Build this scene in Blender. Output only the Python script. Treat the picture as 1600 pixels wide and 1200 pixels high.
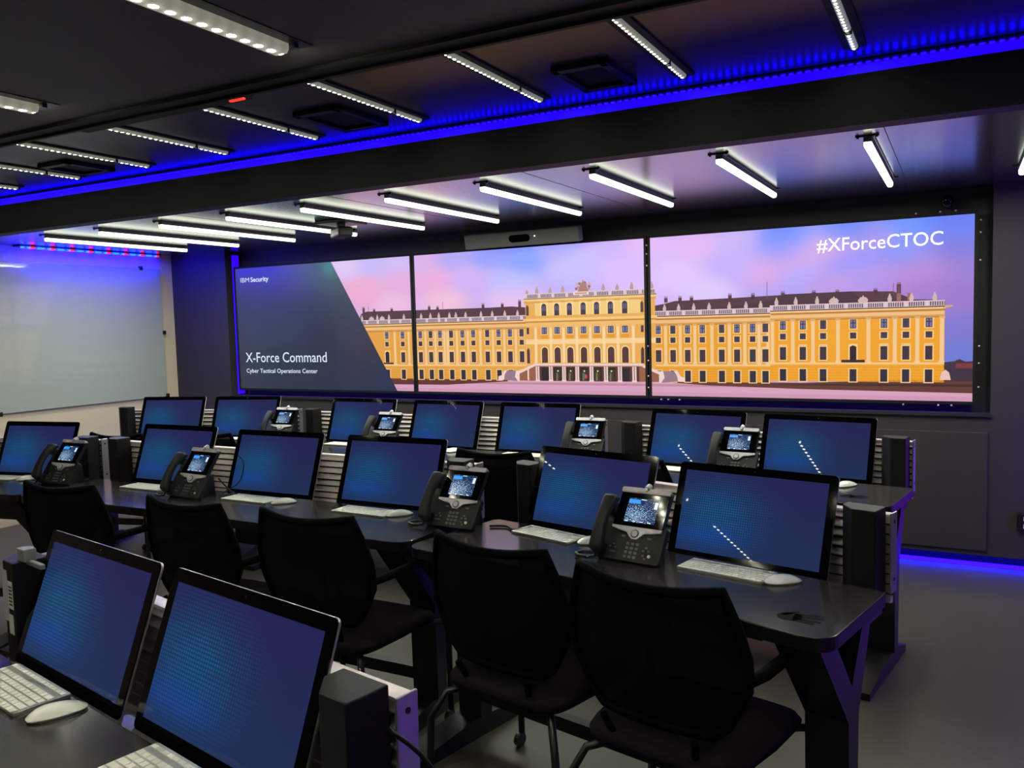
import bpy, bmesh, math, random
from mathutils import Vector, Matrix
random.seed(7)
for o in list(bpy.data.objects): bpy.data.objects.remove(o)
SC = bpy.context.scene
COL = SC.collection
PI = math.pi
R = math.radians

# ---------------------------------------------------------------- camera
CAM_Z = 1.511
cr = Vector((0.88046058, 0.47335893, -0.02684192))
cu = Vector((-0.01133208, 0.07760852, 0.99691951))
cw = Vector((-0.47398391, 0.87744415, -0.07369538))
cam_d = bpy.data.cameras.new('camera')
cam_d.sensor_width = 36.0
cam_d.lens = 36.0 * 1298.48 / 1600.0
cam_d.clip_start = 0.05
cam = bpy.data.objects.new('camera', cam_d)
M = Matrix.Identity(4)
for i in range(3):
    M[i][0] = cr[i]; M[i][1] = cu[i]; M[i][2] = -cw[i]
M[2][3] = CAM_Z
cam.matrix_world = M
COL.objects.link(cam)
SC.camera = cam

# ---------------------------------------------------------------- world, exposure, light levels
W = bpy.data.worlds.new('world'); SC.world = W
W.use_nodes = True
W.node_tree.nodes['Background'].inputs[0].default_value = (0.35, 0.32, 0.4, 1)
W.node_tree.nodes['Background'].inputs[1].default_value = 0.004
SC.view_settings.view_transform = 'Standard'
SC.view_settings.look = 'None'
SC.view_settings.exposure = 0.0
SC.view_settings.gamma = 1.0
SC.view_settings.use_curve_mapping = False
TUBE = 2.6        # tubes over the screens
DOTS = 130.0        # led dots, middle ceiling
NEAR = 340.0        # led dots, near ceiling
COVE = 2.6        # blue cove strip
KICK = 16.0        # blue skirting strips
BACK = 1.2        # blue strips behind the displays
BAR = 290.0         # red and blue bar over the glass board
SLIDE = 1.0
MON = 0.50
TUBE_LAMP = 12.0   # watts, the lamp under each tube over the screens

# ---------------------------------------------------------------- materials
def lin(c):
    c = c / 255.0
    return c / 12.92 if c <= 0.04045 else ((c + 0.055) / 1.055) ** 2.4
def rgb(r, g, b): return (lin(r), lin(g), lin(b), 1.0)
MATS = {}
def new_mat(name):
    m = bpy.data.materials.new(name); m.use_nodes = True; MATS[name] = m
    return m, m.node_tree, m.node_tree.nodes['Principled BSDF']
def mat(name, col, rough=0.5, metal=0.0, spec=0.5, noise=0.0, nscale=40.0, bump=0.0, coat=0.0):
    m, t, b = new_mat(name)
    b.inputs['Base Color'].default_value = col
    b.inputs['Roughness'].default_value = rough
    b.inputs['Metallic'].default_value = metal
    b.inputs['Specular IOR Level'].default_value = spec
    if coat: b.inputs['Coat Weight'].default_value = coat; b.inputs['Coat Roughness'].default_value = 0.04
    if noise or bump:
        tc = t.nodes.new('ShaderNodeTexCoord'); n = t.nodes.new('ShaderNodeTexNoise')
        n.inputs['Scale'].default_value = nscale; n.inputs['Detail'].default_value = 5
        t.links.new(tc.outputs['Object'], n.inputs['Vector'])
        if noise:
            mx = t.nodes.new('ShaderNodeMix'); mx.data_type = 'RGBA'
            mx.inputs[6].default_value = tuple(c * (1 - noise) for c in col[:3]) + (1,)
            mx.inputs[7].default_value = tuple(min(1, c * (1 + noise)) for c in col[:3]) + (1,)
            t.links.new(n.outputs['Fac'], mx.inputs[0]); t.links.new(mx.outputs[2], b.inputs['Base Color'])
        if bump:
            bp = t.nodes.new('ShaderNodeBump'); bp.inputs['Strength'].default_value = bump; bp.inputs['Distance'].default_value = 0.002
            t.links.new(n.outputs['Fac'], bp.inputs['Height']); t.links.new(bp.outputs['Normal'], b.inputs['Normal'])
    return m
def emat(name, col, strength):
    m, t, b = new_mat(name)
    b.inputs['Base Color'].default_value = (0.02, 0.02, 0.02, 1)
    b.inputs['Roughness'].default_value = 0.4
    b.inputs['Emission Color'].default_value = col
    b.inputs['Emission Strength'].default_value = strength
    return m
class NT:
    """tiny node maths helper"""
    def __init__(s, t): s.t = t
    def m(s, op, a, b=None, c=None):
        n = s.t.nodes.new('ShaderNodeMath'); n.operation = op
        for i, v in enumerate((a, b, c)):
            if v is None: continue
            if isinstance(v, (int, float)): n.inputs[i].default_value = v
            else: s.t.links.new(v, n.inputs[i])
        return n.outputs[0]
    def xyz(s, kind='Object'):
        tc = s.t.nodes.new('ShaderNodeTexCoord'); sp = s.t.nodes.new('ShaderNodeSeparateXYZ')
        s.t.links.new(tc.outputs[kind], sp.inputs[0]); return sp.outputs
    def mix(s, f, a, b):
        n = s.t.nodes.new('ShaderNodeMix'); n.data_type = 'RGBA'
        if isinstance(f, (int, float)): n.inputs[0].default_value = f
        else: s.t.links.new(f, n.inputs[0])
        for k, v in ((6, a), (7, b)):
            if isinstance(v, tuple): n.inputs[k].default_value = v
            else: s.t.links.new(v, n.inputs[k])
        return n.outputs[2]
    def gauss(s, x, z, cx, cz, sx, sz):
        dx = s.m('DIVIDE', s.m('SUBTRACT', x, cx), sx); dz = s.m('DIVIDE', s.m('SUBTRACT', z, cz), sz)
        q = s.m('ADD', s.m('MULTIPLY', dx, dx), s.m('MULTIPLY', dz, dz))
        return s.m('POWER', 2.718, s.m('MULTIPLY', q, -1.0))
def dotted(name, axis, pitch, strength, col, lo, duty=0.5, col2=None, period2=None, gapcol=None):
    """lamp made of separate leds along one axis"""
    m, t, b = new_mat(name); N = NT(t); p = N.xyz()[axis]
    f = N.m('FRACT', N.m('DIVIDE', N.m('ADD', p, 50.0), pitch))
    d = N.m('ABSOLUTE', N.m('SUBTRACT', f, 0.5))
    on = N.m('SMOOTH_MIN', N.m('MAXIMUM', N.m('MULTIPLY', N.m('SUBTRACT', duty, d), 6.0), 0.0), 1.0, 0.2)
    e = N.m('MULTIPLY', N.m('ADD', N.m('MULTIPLY', on, 1.0 - lo), lo), strength)
    b.inputs['Base Color'].default_value = (0.25, 0.27, 0.27, 1); b.inputs['Roughness'].default_value = 0.25
    if col2:
        g = N.m('FRACT', N.m('DIVIDE', N.m('ADD', p, 50.0), period2))
        t.links.new(N.mix(N.m('GREATER_THAN', g, 0.72), col, col2), b.inputs['Emission Color'])
    else: b.inputs['Emission Color'].default_value = col
    t.links.new(e, b.inputs['Emission Strength'])
    return m

def led_row(name, pitch, rx, ry, xc, zc, strength, col, body):
    m, t, b = new_mat(name); N = NT(t); X = N.xyz()
    f = N.m('MULTIPLY', N.m('SUBTRACT', N.m('FRACT', N.m('DIVIDE', N.m('ADD', X[1], 50.0), pitch)), 0.5), pitch / ry)
    g = N.m('DIVIDE', X[0], rx)
    r2 = N.m('ADD', N.m('MULTIPLY', f, f), N.m('MULTIPLY', g, g))
    core = N.m('MAXIMUM', N.m('SUBTRACT', 1.0, r2), 0.0)
    halo = N.m('POWER', 2.718, N.m('MULTIPLY', r2, -0.45))
    e = N.m('ADD', N.m('MULTIPLY', core, strength), N.m('ADD', N.m('MULTIPLY', halo, body * 1.6), body * .5))
    b.inputs['Base Color'].default_value = (0.25, 0.27, 0.27, 1); b.inputs['Roughness'].default_value = 0.25
    b.inputs['Emission Color'].default_value = col
    t.links.new(e, b.inputs['Emission Strength'])
BLUE = (0.016, 0.0, 1.0, 1)
VIOLET = (0.10, 0.012, 1.0, 1)
mat('black_plastic', rgb(13, 13, 14), 0.35, noise=0.2)
mat('black_satin', rgb(17, 15, 18), 0.62, spec=0.3, noise=0.15, nscale=60, bump=0.15)
mat('black_gloss', rgb(4, 4, 5), 0.06, spec=0.2)
mat('chair_frame', rgb(7, 6, 8), 0.85, spec=0.04)
mat('key_grey', rgb(78, 78, 82), 0.4)
mat('desk_black', rgb(52, 49, 50), 0.15, spec=0.5, noise=0.25, nscale=9)
mat('desk_edge', rgb(17, 16, 19), 0.4, spec=0.35)
mat('emblem', rgb(8, 7, 9), 0.85, spec=0.1)
mat('steel_black', rgb(20, 18, 22), 0.38, metal=0.0, noise=0.15, nscale=70, bump=0.1)
mat('aluminium', rgb(190, 188, 190), 0.32, metal=0.85, noise=0.06, nscale=90)
mat('slat_alu', rgb(222, 210, 212), 0.4, metal=0.1, noise=0.06, nscale=90)
mat('lamp_grey', rgb(120, 120, 122), 0.5)
mat('box_black', rgb(11, 10, 13), 0.55, spec=0.3, noise=0.1, nscale=90)
mat('slat_dark', rgb(20, 20, 22), 0.6)
mat('white_key', rgb(236, 236, 230), 0.45, noise=0.02)
mat('mouse_white', rgb(225, 225, 222), 0.12, spec=0.6, coat=0.4)
mat('phone_grey', rgb(27, 27, 29), 0.55, spec=0.25, noise=0.1, nscale=120)
mat('phone_silver', rgb(178, 174, 184), 0.4, metal=0.05)
mat('phone_key', rgb(30, 30, 32), 0.4)
mat('fabric', rgb(24, 19, 24), 0.95, spec=0.15, noise=0.35, nscale=250, bump=0.5)
mat('wall_dark', rgb(45, 41, 43), 0.62, noise=0.12, nscale=120, bump=0.25)
mat('wall_black', rgb(16, 14, 20), 0.6, noise=0.1, nscale=80)
mat('wall_white', rgb(205, 190, 172), 0.6, noise=0.02, nscale=5)
mat('beam_black', rgb(20, 19, 23), 0.65, noise=0.15, nscale=90, bump=0.2)
mat('ceil_gloss', rgb(66, 60, 70), 0.22, spec=0.9, noise=0.1, nscale=3)
_b = MATS['ceil_gloss'].node_tree.nodes['Principled BSDF']; _b.inputs['Coat Weight'].default_value = 0.7; _b.inputs['Coat Roughness'].default_value = 0.2
mat('ceil_mid', rgb(70, 54, 58), 0.34, spec=0.5, noise=0.1, nscale=3)
mat('ceil_near', rgb(98, 92, 94), 0.55, spec=0.3, noise=0.15, nscale=60, bump=0.15)
mat('seam', rgb(8, 8, 10), 0.7)
mat('glass_board', rgb(165, 172, 168), 0.05, spec=0.5, coat=0.6)
mat('cam_grey', rgb(98, 98, 98), 0.45)
mat('sticker', rgb(210, 208, 205), 0.5)
mat('ink', rgb(20, 20, 22), 0.6)
mat('screw', rgb(235, 190, 205), 0.4, metal=0.8)  # metal tinted pink: the reflected glow is put into its colour
mat('cable', rgb(16, 16, 17), 0.45)
emat('red_led', (1, 0.02, 0.01, 1), 2.5)
emat('white_led', (0.6, 0.75, 1, 1), 2.0)
emat('tube', (0.93, 1.0, 0.80, 1), TUBE)
emat('text', rgb(222, 236, 246), 0.95)
emat('text_white', (1, 1, 1, 1), 1.15)
emat('kick_strip', (0.004, 0.0, 1.0, 1), KICK)
emat('side_strip', (0.20, 0.02, 1.0, 1), 4.0)
emat('corner_strip', (0.22, 0.02, 1.0, 1), 30.0)
emat('ledge_strip', (0.05, 0.002, 1.0, 1), 5.0)
emat('back_strip', (0.03, 0.0, 1.0, 1), BACK)
led_row('mid_leds', 0.030, 0.0045, 0.0075, 0, 0, DOTS, (0.95, 1.0, 0.70, 1), 0.30)
led_row('near_leds', 0.051, 0.013, 0.014, 0, 0, NEAR, (1.0, 0.98, 0.74, 1), 0.34)
dotted('cove_leds', 0, 0.030, COVE * 14.0, (0.0012, 0.0, 1.0, 1), 0.0, 0.30)
emat('cove_face', BLUE, 1.0)
dotted('wall_bar', 1, 0.085, BAR, (0.0001, 0.0014, 1.0, 1), 0.15, 0.45, (0.010, 0.00005, 0.0004, 1), 0.170)

# floor: worn grey vinyl
m, t, b = new_mat('floor'); N = NT(t)
tc = t.nodes.new('ShaderNodeTexCoord')
n1 = t.nodes.new('ShaderNodeTexNoise'); n1.inputs['Scale'].default_value = 1.6; n1.inputs['Detail'].default_value = 8
n2 = t.nodes.new('ShaderNodeTexNoise'); n2.inputs['Scale'].default_value = 60; n2.inputs['Detail'].default_value = 4
t.links.new(tc.outputs['Object'], n1.inputs['Vector']); t.links.new(tc.outputs['Object'], n2.inputs['Vector'])
f = N.m('ADD', N.m('MULTIPLY', n1.outputs['Fac'], 0.7), N.m('MULTIPLY', n2.outputs['Fac'], 0.3))
t.links.new(N.mix(f, rgb(50, 47, 41), rgb(80, 76, 66)), b.inputs['Base Color'])
t.links.new(N.m('ADD', N.m('MULTIPLY', n1.outputs['Fac'], 0.2), 0.32), b.inputs['Roughness'])
bp = t.nodes.new('ShaderNodeBump'); bp.inputs['Strength'].default_value = 0.08; bp.inputs['Distance'].default_value = 0.001
t.links.new(n2.outputs['Fac'], bp.inputs['Height']); t.links.new(bp.outputs['Normal'], b.inputs['Normal'])

# picture on the displays: colour attribute as light
m, t, b = new_mat('slide')
a = t.nodes.new('ShaderNodeAttribute'); a.attribute_name = 'Col'
b.inputs['Base Color'].default_value = (0.01, 0.01, 0.012, 1)
b.inputs['Roughness'].default_value = 0.35
t.links.new(a.outputs['Color'], b.inputs['Emission Color']); b.inputs['Emission Strength'].default_value = SLIDE

# monitor wallpaper
m, t, b = new_mat('wallpaper'); N = NT(t)
tc = t.nodes.new('ShaderNodeTexCoord'); sp = t.nodes.new('ShaderNodeSeparateXYZ')
t.links.new(tc.outputs['Generated'], sp.inputs[0]); x, z = sp.outputs[0], sp.outputs[2]
base = N.mix(z, rgb(46, 66, 114), rgb(50, 52, 112))
base = N.mix(N.m('MULTIPLY', N.gauss(x, z, 0.62, 0.95, 0.32, 0.35), 0.6), base, rgb(56, 50, 112))
blob = N.gauss(x, z, 0.26, 0.50, 0.30, 0.34)
low = N.gauss(x, z, 0.22, 0.22, 0.26, 0.13)
gx = N.m('SINE', N.m('MULTIPLY', x, 2 * PI * 30)); gz = N.m('SINE', N.m('MULTIPLY', z, 2 * PI * 17))
dots = N.m('MULTIPLY', N.m('ADD', N.m('MULTIPLY', gx, gz), 1.0), 0.5)
nz = t.nodes.new('ShaderNodeTexNoise'); nz.inputs['Scale'].default_value = 7
t.links.new(tc.outputs['Generated'], nz.inputs['Vector'])
k = N.m('MULTIPLY', N.m('MULTIPLY', N.m('MULTIPLY', blob, 0.85), N.m('ADD', N.m('MULTIPLY', N.m('POWER', N.m('ABSOLUTE', N.m('MULTIPLY', gx, gz)), 1.3), 1.75), 0.0)), N.m('ADD', nz.outputs['Fac'], 0.42))
c1 = N.mix(k, base, rgb(16, 128, 186))
c2 = N.mix(N.m('MULTIPLY', low, N.m('ADD', N.m('MULTIPLY', N.m('ABSOLUTE', N.m('MULTIPLY', gx, gz)), 0.7), 0.12)), c1, rgb(22, 104, 226))
t.links.new(c2, b.inputs['Emission Color']); b.inputs['Emission Strength'].default_value = MON
b.inputs['Base Color'].default_value = (0.004, 0.004, 0.006, 1); b.inputs['Roughness'].default_value = 0.012
b.inputs['Specular IOR Level'].default_value = 0.06

# phone screen: night map with a blue box and white labels
m, t, b = new_mat('phone_map'); N = NT(t)
tc = t.nodes.new('ShaderNodeTexCoord')
v = t.nodes.new('ShaderNodeTexNoise'); v.inputs['Scale'].default_value = 26; v.inputs['Detail'].default_value = 2
t.links.new(tc.outputs['Generated'], v.inputs['Vector'])
sp = t.nodes.new('ShaderNodeSeparateXYZ'); t.links.new(tc.outputs['Generated'], sp.inputs[0])
g = N.gauss(sp.outputs[0], sp.outputs[2], 0.35, 0.3, 0.6, 0.5)
th = N.m('SUBTRACT', 0.70, N.m('MULTIPLY', g, 0.2))
on = N.m('GREATER_THAN', v.outputs['Fac'], th)
t.links.new(N.mix(on, rgb(16, 44, 90), rgb(170, 205, 235)), b.inputs['Emission Color'])
b.inputs['Emission Strength'].default_value = 1.0; b.inputs['Base Color'].default_value = (0.01, 0.01, 0.01, 1); b.inputs['Roughness'].default_value = 0.08; b.inputs['Specular IOR Level'].default_value = 0.15
emat('phone_blue', rgb(40, 150, 245), 1.0)
emat('phone_white', rgb(225, 240, 250), 1.0)

# woven back of the chairs: mesh one can partly see through
m, t, b = new_mat('chair_mesh'); N = NT(t)
b.inputs['Base Color'].default_value = rgb(5, 4, 6); b.inputs['Roughness'].default_value = 0.9; b.inputs['Specular IOR Level'].default_value = 0.1
tr = t.nodes.new('ShaderNodeBsdfTransparent'); ms = t.nodes.new('ShaderNodeMixShader')
ms.inputs[0].default_value = 0.985
out = t.nodes['Material Output']
t.links.new(tr.outputs[0], ms.inputs[1]); t.links.new(b.outputs[0], ms.inputs[2]); t.links.new(ms.outputs[0], out.inputs['Surface'])

# ---------------------------------------------------------------- mesh helpers
class MB:
    def __init__(s): s.v = []; s.f = []; s.sm = []; s.c = None; s.cols = []
    def add(s, vs, fs, smooth=False, T=None):
        o = len(s.v)
        s.v += [tuple(T @ Vector(p)) if T is not None else tuple(p) for p in vs]
        s.f += [tuple(o + i for i in f) for f in fs]; s.sm += [smooth] * len(fs)
    def box(s, x0, x1, y0, y1, z0, z1, T=None, bev=0.0):
        if bev:
            bm = bmesh.new(); bmesh.ops.create_cube(bm, size=1)
            for v in bm.verts:
                v.co = Vector(((x0 + x1) / 2 + v.co.x * (x1 - x0), (y0 + y1) / 2 + v.co.y * (y1 - y0), (z0 + z1) / 2 + v.co.z * (z1 - z0)))
            bmesh.ops.bevel(bm, geom=bm.edges[:], offset=min(bev, abs(x1 - x0) * .45, abs(y1 - y0) * .45, abs(z1 - z0) * .45), segments=2, profile=0.5, affect='EDGES')
            bm.verts.index_update()
            s.add([v.co for v in bm.verts], [[v.index for v in f.verts] for f in bm.faces], False, T); bm.free(); return s
        vs = [(x0, y0, z0), (x1, y0, z0), (x1, y1, z0), (x0, y1, z0), (x0, y0, z1), (x1, y0, z1), (x1, y1, z1), (x0, y1, z1)]
        s.add(vs, [(0, 3, 2, 1), (4, 5, 6, 7), (0, 1, 5, 4), (1, 2, 6, 5), (2, 3, 7, 6), (3, 0, 4, 7)], False, T); return s
    def prism(s, pts, a, b, axis='z', T=None):
        """polygon pts (2-d) extruded from a to b along axis"""
        n = len(pts)
        f3 = {'z': lambda p, h: (p[0], p[1], h), 'x': lambda p, h: (h, p[0], p[1]), 'y': lambda p, h: (p[0], h, p[1])}[axis]
        vs = [f3(p, a) for p in pts] + [f3(p, b) for p in pts]
        fs = [tuple(range(n))[::-1], tuple(range(n, 2 * n))] + [(i, (i + 1) % n, n + (i + 1) % n, n + i) for i in range(n)]
        s.add(vs, fs, False, T); return s
    def tube(s, pts, r, seg=10, T=None, cap=True):
        pts = [Vector(p) for p in pts]; n = len(pts); vs = []; rs = r if isinstance(r, (list, tuple)) else [r] * n
        up = None
        for i, p in enumerate(pts):
            d = (pts[min(i + 1, n - 1)] - pts[max(i - 1, 0)]).normalized()
            if up is None: up = Vector((0, 0, 1)) if abs(d.z) < 0.9 else Vector((1, 0, 0))
            a = d.cross(up).normalized(); bb = a.cross(d).normalized(); up = bb
            for k in range(seg):
                th = 2 * PI * k / seg; vs.append(p + (a * math.cos(th) + bb * math.sin(th)) * rs[i])
        fs = [(i * seg + k, i * seg + (k + 1) % seg, (i + 1) * seg + (k + 1) % seg, (i + 1) * seg + k) for i in range(n - 1) for k in range(seg)]
        s.add(vs, fs, True, T)
        if cap:
            s.add(vs[:seg], [tuple(range(seg))], False, T); s.add(vs[-seg:], [tuple(range(seg))[::-1]], False, T)
        return s
    def ball(s, c, r, T=None, seg=12, rings=8, sc=(1, 1, 1)):
        vs = []; fs = []
        for i in range(rings + 1):
            ph = PI * i / rings
            for k in range(seg):
                th = 2 * PI * k / seg
                vs.append((c[0] + r * sc[0] * math.sin(ph) * math.cos(th), c[1] + r * sc[1] * math.sin(ph) * math.sin(th), c[2] + r * sc[2] * math.cos(ph)))
        for i in range(rings):
            for k in range(seg):
                fs.append((i * seg + k, i * seg + (k + 1) % seg, (i + 1) * seg + (k + 1) % seg, (i + 1) * seg + k))
        s.add(vs, fs, True, T); return s
    def disc(s, c, r, h, axis='z', T=None, seg=20):
        pts = [(math.cos(2 * PI * k / seg) * r, math.sin(2 * PI * k / seg) * r) for k in range(seg)]
        ci = {'z': (0, 1, 2), 'x': (1, 2, 0), 'y': (0, 2, 1)}[axis]
        s.prism([(c[ci[0]] + p[0], c[ci[1]] + p[1]) for p in pts], c[ci[2]], c[ci[2]] + h, axis, T); return s
    def grid(s, fn, nu, nv, T=None, flip=False, smooth=True):
        vs = [fn(i / nu, j / nv) for j in range(nv + 1) for i in range(nu + 1)]
        w = nu + 1
        fs = [(j * w + i, j * w + i + 1, (j + 1) * w + i + 1, (j + 1) * w + i) for j in range(nv) for i in range(nu)]
        if flip: fs = [f[::-1] for f in fs]
        s.add(vs, fs, smooth, T); return s
    def mesh(s, name, material):
        me = bpy.data.meshes.new(name); me.from_pydata(s.v, [], s.f)
        me.polygons.foreach_set('use_smooth', s.sm)
        bm = bmesh.new(); bm.from_mesh(me); bmesh.ops.recalc_face_normals(bm, faces=bm.faces[:]); bm.to_mesh(me); bm.free()
        me.materials.append(MATS[material]); me.update(); return me
    def build(s, name, material, parent=None, label=None):
        o = bpy.data.objects.new(name, s.mesh(name, material)); COL.objects.link(o)
        if parent: o.parent = parent
        if label: o['label'] = label
        return o
def tag(o, label=None, cat=None, group=None, kind=None):
    if label: o['label'] = label
    if cat: o['category'] = cat
    if group: o['group'] = group
    if kind: o['kind'] = kind
    return o
def empty(name, loc=(0, 0, 0), rz=0.0):
    o = bpy.data.objects.new(name, None); o.empty_display_size = 0.1
    o.location = loc; o.rotation_euler = (0, 0, rz); COL.objects.link(o); return o
def copy_tree(o, parent=None):
    c = o.copy(); COL.objects.link(c)
    if parent: c.parent = parent
    for ch in list(o.children): copy_tree(ch, c)
    return c
def struct(name, mb, m):
    o = mb.build(name, m); o['kind'] = 'structure'; return o
def rrect(x0, x1, y0, y1, r, n=5):
    out = []
    for cx, cy, a in ((x1 - r, y1 - r, 0), (x0 + r, y1 - r, 90), (x0 + r, y0 + r, 180), (x1 - r, y0 + r, 270)):
        for k in range(n + 1):
            th = R(a + 90 * k / n); out.append((cx + r * math.cos(th), cy + r * math.sin(th)))
    return out

# ---------------------------------------------------------------- room shell
XL, XR, YF, YB = -6.65, 0.75, 5.52, -2.6
Z_SL, Z_MID, Z_NEAR = 2.23, 2.445, 2.36      # ceilings: over the screens, middle, near
Y_BEAM, Y_STEP = 3.35, 2.24
NX0, NX1, NZ = -5.935, 0.16, 0.905            # niche of the display wall
struct('floor', MB().box(XL, XR, YB, 5.75, -0.1, 0), 'floor')
w = MB()
w.box(XL - .1, NX0, YF, 5.9, 0.07, Z_SL); w.box(NX1, XR + .1, YF, 5.9, 0.07, Z_SL)
w.box(NX0, NX1, YF, 5.9, 0.07, NZ)
struct('wall_front', w, 'wall_dark')
struct('wall_niche', MB().box(NX0, NX1, 5.72, 5.9, NZ, Z_SL), 'wall_dark')
struct('baseboard_front', MB().box(XL, XR, 5.60, 5.75, 0, 0.07), 'wall_black')
w = MB()
w.box(-1.16, 0.150, 5.508, 5.52, 0.10, 0.80, bev=0.003)
for k in range(4): w.box(-1.18 - 1.31 * (k + 1) + .01, -1.18 - 1.31 * k - .01, 5.508, 5.52, 0.10, 0.80, bev=0.003)
struct('trim_1', w, 'wall_dark')
struct('trim_2', MB().box(NX0 - .005, NX1 + .005, 5.50, 5.53, NZ - .012, NZ + .006), 'beam_black')
struct('wall_left', MB().box(XL - .1, XL, YB, 5.52, 0, Z_MID), 'wall_white')
struct('wall_right', MB().box(XR, XR + .1, YB, 5.52, 0, Z_MID), 'wall_dark')
struct('wall_back', MB().box(XL, XR, YB - .1, YB, 0, Z_MID), 'wall_dark')
c = MB().box(XL, XR, Y_BEAM + .01, 5.9, Z_SL, Z_SL + .05)
struct('ceiling', c, 'ceil_gloss')
sm = MB()
for x in (-4.28, -3.07, -1.86, -0.27): sm.box(x - .0015, x + .0015, Y_BEAM + .02, 5.50, Z_SL - .0008, Z_SL + .01)
struct('trim_3', sm, 'seam')
struct('ceiling_middle', MB().box(XL, XR, Y_STEP, Y_BEAM + .1, Z_MID, Z_MID + .06), 'ceil_mid')
struct('ceiling_near', MB().box(XL, XR, YB, Y_STEP - .09, Z_NEAR, Z_MID + .06), 'ceil_near')
tr = MB().box(XL, XR, Y_STEP - .09, Y_STEP, Z_NEAR - .006, Z_MID + .06)
tr.box(XL, XR, Y_STEP - .012, Y_STEP + .004, Z_NEAR - .016, Z_NEAR); tr.box(XL, XR, Y_STEP - .094, Y_STEP - .082, Z_NEAR - .014, Z_NEAR)
struct('trim_4', tr, 'beam_black')
bm_ = MB().box(XL, XR, Y_BEAM, Y_BEAM + .10, Z_SL - .03, 2.383)
bm_.box(XL, XR, Y_BEAM + .06, Y_BEAM + .16, Z_SL + .0, Z_MID)
struct('trim_5', bm_, 'beam_black')

# ---------------------------------------------------------------- blue strips
o = empty('led_strip', (0, 0, 0)); tag(o, 'bright blue cove strip running along the top of the black ceiling beam', 'led strip')
MB().box(XL, XR, Y_BEAM + .012, Y_BEAM + .055, 2.383, 2.418).build('diffuser', 'cove_face', o)
MB().box(XL, XR, Y_BEAM + .004, Y_BEAM + .02, 2.420, 2.424).build('led_row', 'cove_leds', o)
MB().box(XL, XR, Y_BEAM + .02, Y_BEAM + .06, 2.418, 2.436).build('channel', 'wall_black', o)
o = MB().box(XL, XR, 5.530, 5.548, 0.002, 0.022).build('led_strip', 'kick_strip'); tag(o, 'blue glowing strip at floor level under the display wall', 'led strip')
o = MB().box(XR - .03, XR - .012, 0.6, 5.4, 0.03, 0.06).build('led_strip', 'side_strip'); tag(o, 'violet strip along the foot of the right wall', 'led strip')
o = MB().box(XR - .03, XR - .012, 0.6, 5.4, 2.10, 2.13).build('led_strip', 'side_strip'); tag(o, 'violet strip high along the right wall', 'led strip')
o = MB().box(XR - .03, XR - .014, YF - .26, YF - .23, .10, 2.15).build('led_strip', 'corner_strip'); tag(o, 'upright violet strip in the right corner of the display wall', 'led strip')
o = empty('led_strip', (0, 0, 0)); tag(o, 'blue strips glowing in the niche behind the three displays', 'led strip')
MB().box(NX0 + .0005, NX0 + .006, 5.60, 5.68, NZ + .01, 2.20).build('side_segment', 'back_strip', o)
MB().box(-5.90, 0.08, 5.605, 5.635, .958, .964).build('bottom_segment', 'ledge_strip', o)

# ---------------------------------------------------------------- ceiling lights
SL = MB().prism([(-.015, 2.207), (-.015, 2.194), (-.0125, 2.187), (-.007, 2.183), (.007, 2.183), (.0125, 2.187), (.015, 2.194), (.015, 2.207)], 3.735, 4.972, 'y').mesh('tube', 'tube')
h = MB().box(-.016, .016, 3.736, 4.975, 2.207, 2.2295)
SLH = h.mesh('housing', 'lamp_grey')
b2 = MB()
for y in (3.72, 4.93): b2.box(-.045, .045, y - .006, y + .006, 2.224, 2.2295); 
b2.box(.022, .025, 3.72, 4.94, 2.221, 2.224)
for sx in (-.036, .036): b2.disc((sx, 3.72, 2.219), .005, .006)
SLB = b2.mesh('mounting_bracket', 'black_plastic')
LAMP = bpy.data.lights.new('lamp', 'AREA'); LAMP.shape = 'RECTANGLE'; LAMP.size = .014; LAMP.size_y = 1.23
LAMP.energy = TUBE_LAMP; LAMP.color = (0.95, 1.0, 0.80)
ORD = ['first', 'second', 'third', 'fourth', 'fifth', 'sixth', 'seventh', 'eighth', 'ninth', 'tenth', 'eleventh', 'twelfth']
for i in range(11):
    r_ = empty('tube_light', (-5.795 + .606 * i, 0, 0))
    tag(r_, 'white tube light over the display wall, %s from the left of its row' % ORD[i] if i < 10 else 'white tube light over the display wall, rightmost, cut by the photo edge', 'ceiling light', 'tube lights over the display wall')
    for nm, me in (('tube', SL), ('housing', SLH), ('mounting_bracket', SLB)):
        q = bpy.data.objects.new(nm, me); q.parent = r_; COL.objects.link(q)
    q = bpy.data.objects.new('lamp', LAMP); q.parent = r_; q.location = (0, 4.353, 2.1825); COL.objects.link(q)
q = MB()
q.tube([(0, 2.27, 2.436), (0, 2.98, 2.436)], 0.013, 10); q.tube([(0, 2.995, 2.436), (0, 3.19, 2.436)], 0.013, 10)
ML = q.mesh('diffuser', 'mid_leds')
MH = MB().box(-.038, .038, 2.255, 3.215, 2.438, 2.4445).mesh('channel', 'beam_black')
MC = MB().box(-.014, .014, 2.982, 2.993, 2.42, 2.4375).mesh('clip', 'black_plastic')
MC2 = MB().box(-.014, .014, 3.19, 3.20, 2.424, 2.4375).mesh('clip', 'black_plastic')
for i in range(10):
    x = -0.335 - .6085 * i
    r_ = empty('led_light', (x, 0, 0))
    tag(r_, 'dotted led light before the blue cove, %s from the right of the middle ceiling row' % ORD[i], 'ceiling light', 'dotted led lights on the middle ceiling')
    for nm, me in (('diffuser', ML), ('channel', MH), ('clip', MC), ('clip', MC2)):
        q = bpy.data.objects.new(nm, me); q.parent = r_; COL.objects.link(q)
prof = [(-.03, .026), (-.03, .006), (-.022, -.004), (.022, -.004), (.03, .006), (.03, .026)]
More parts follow.
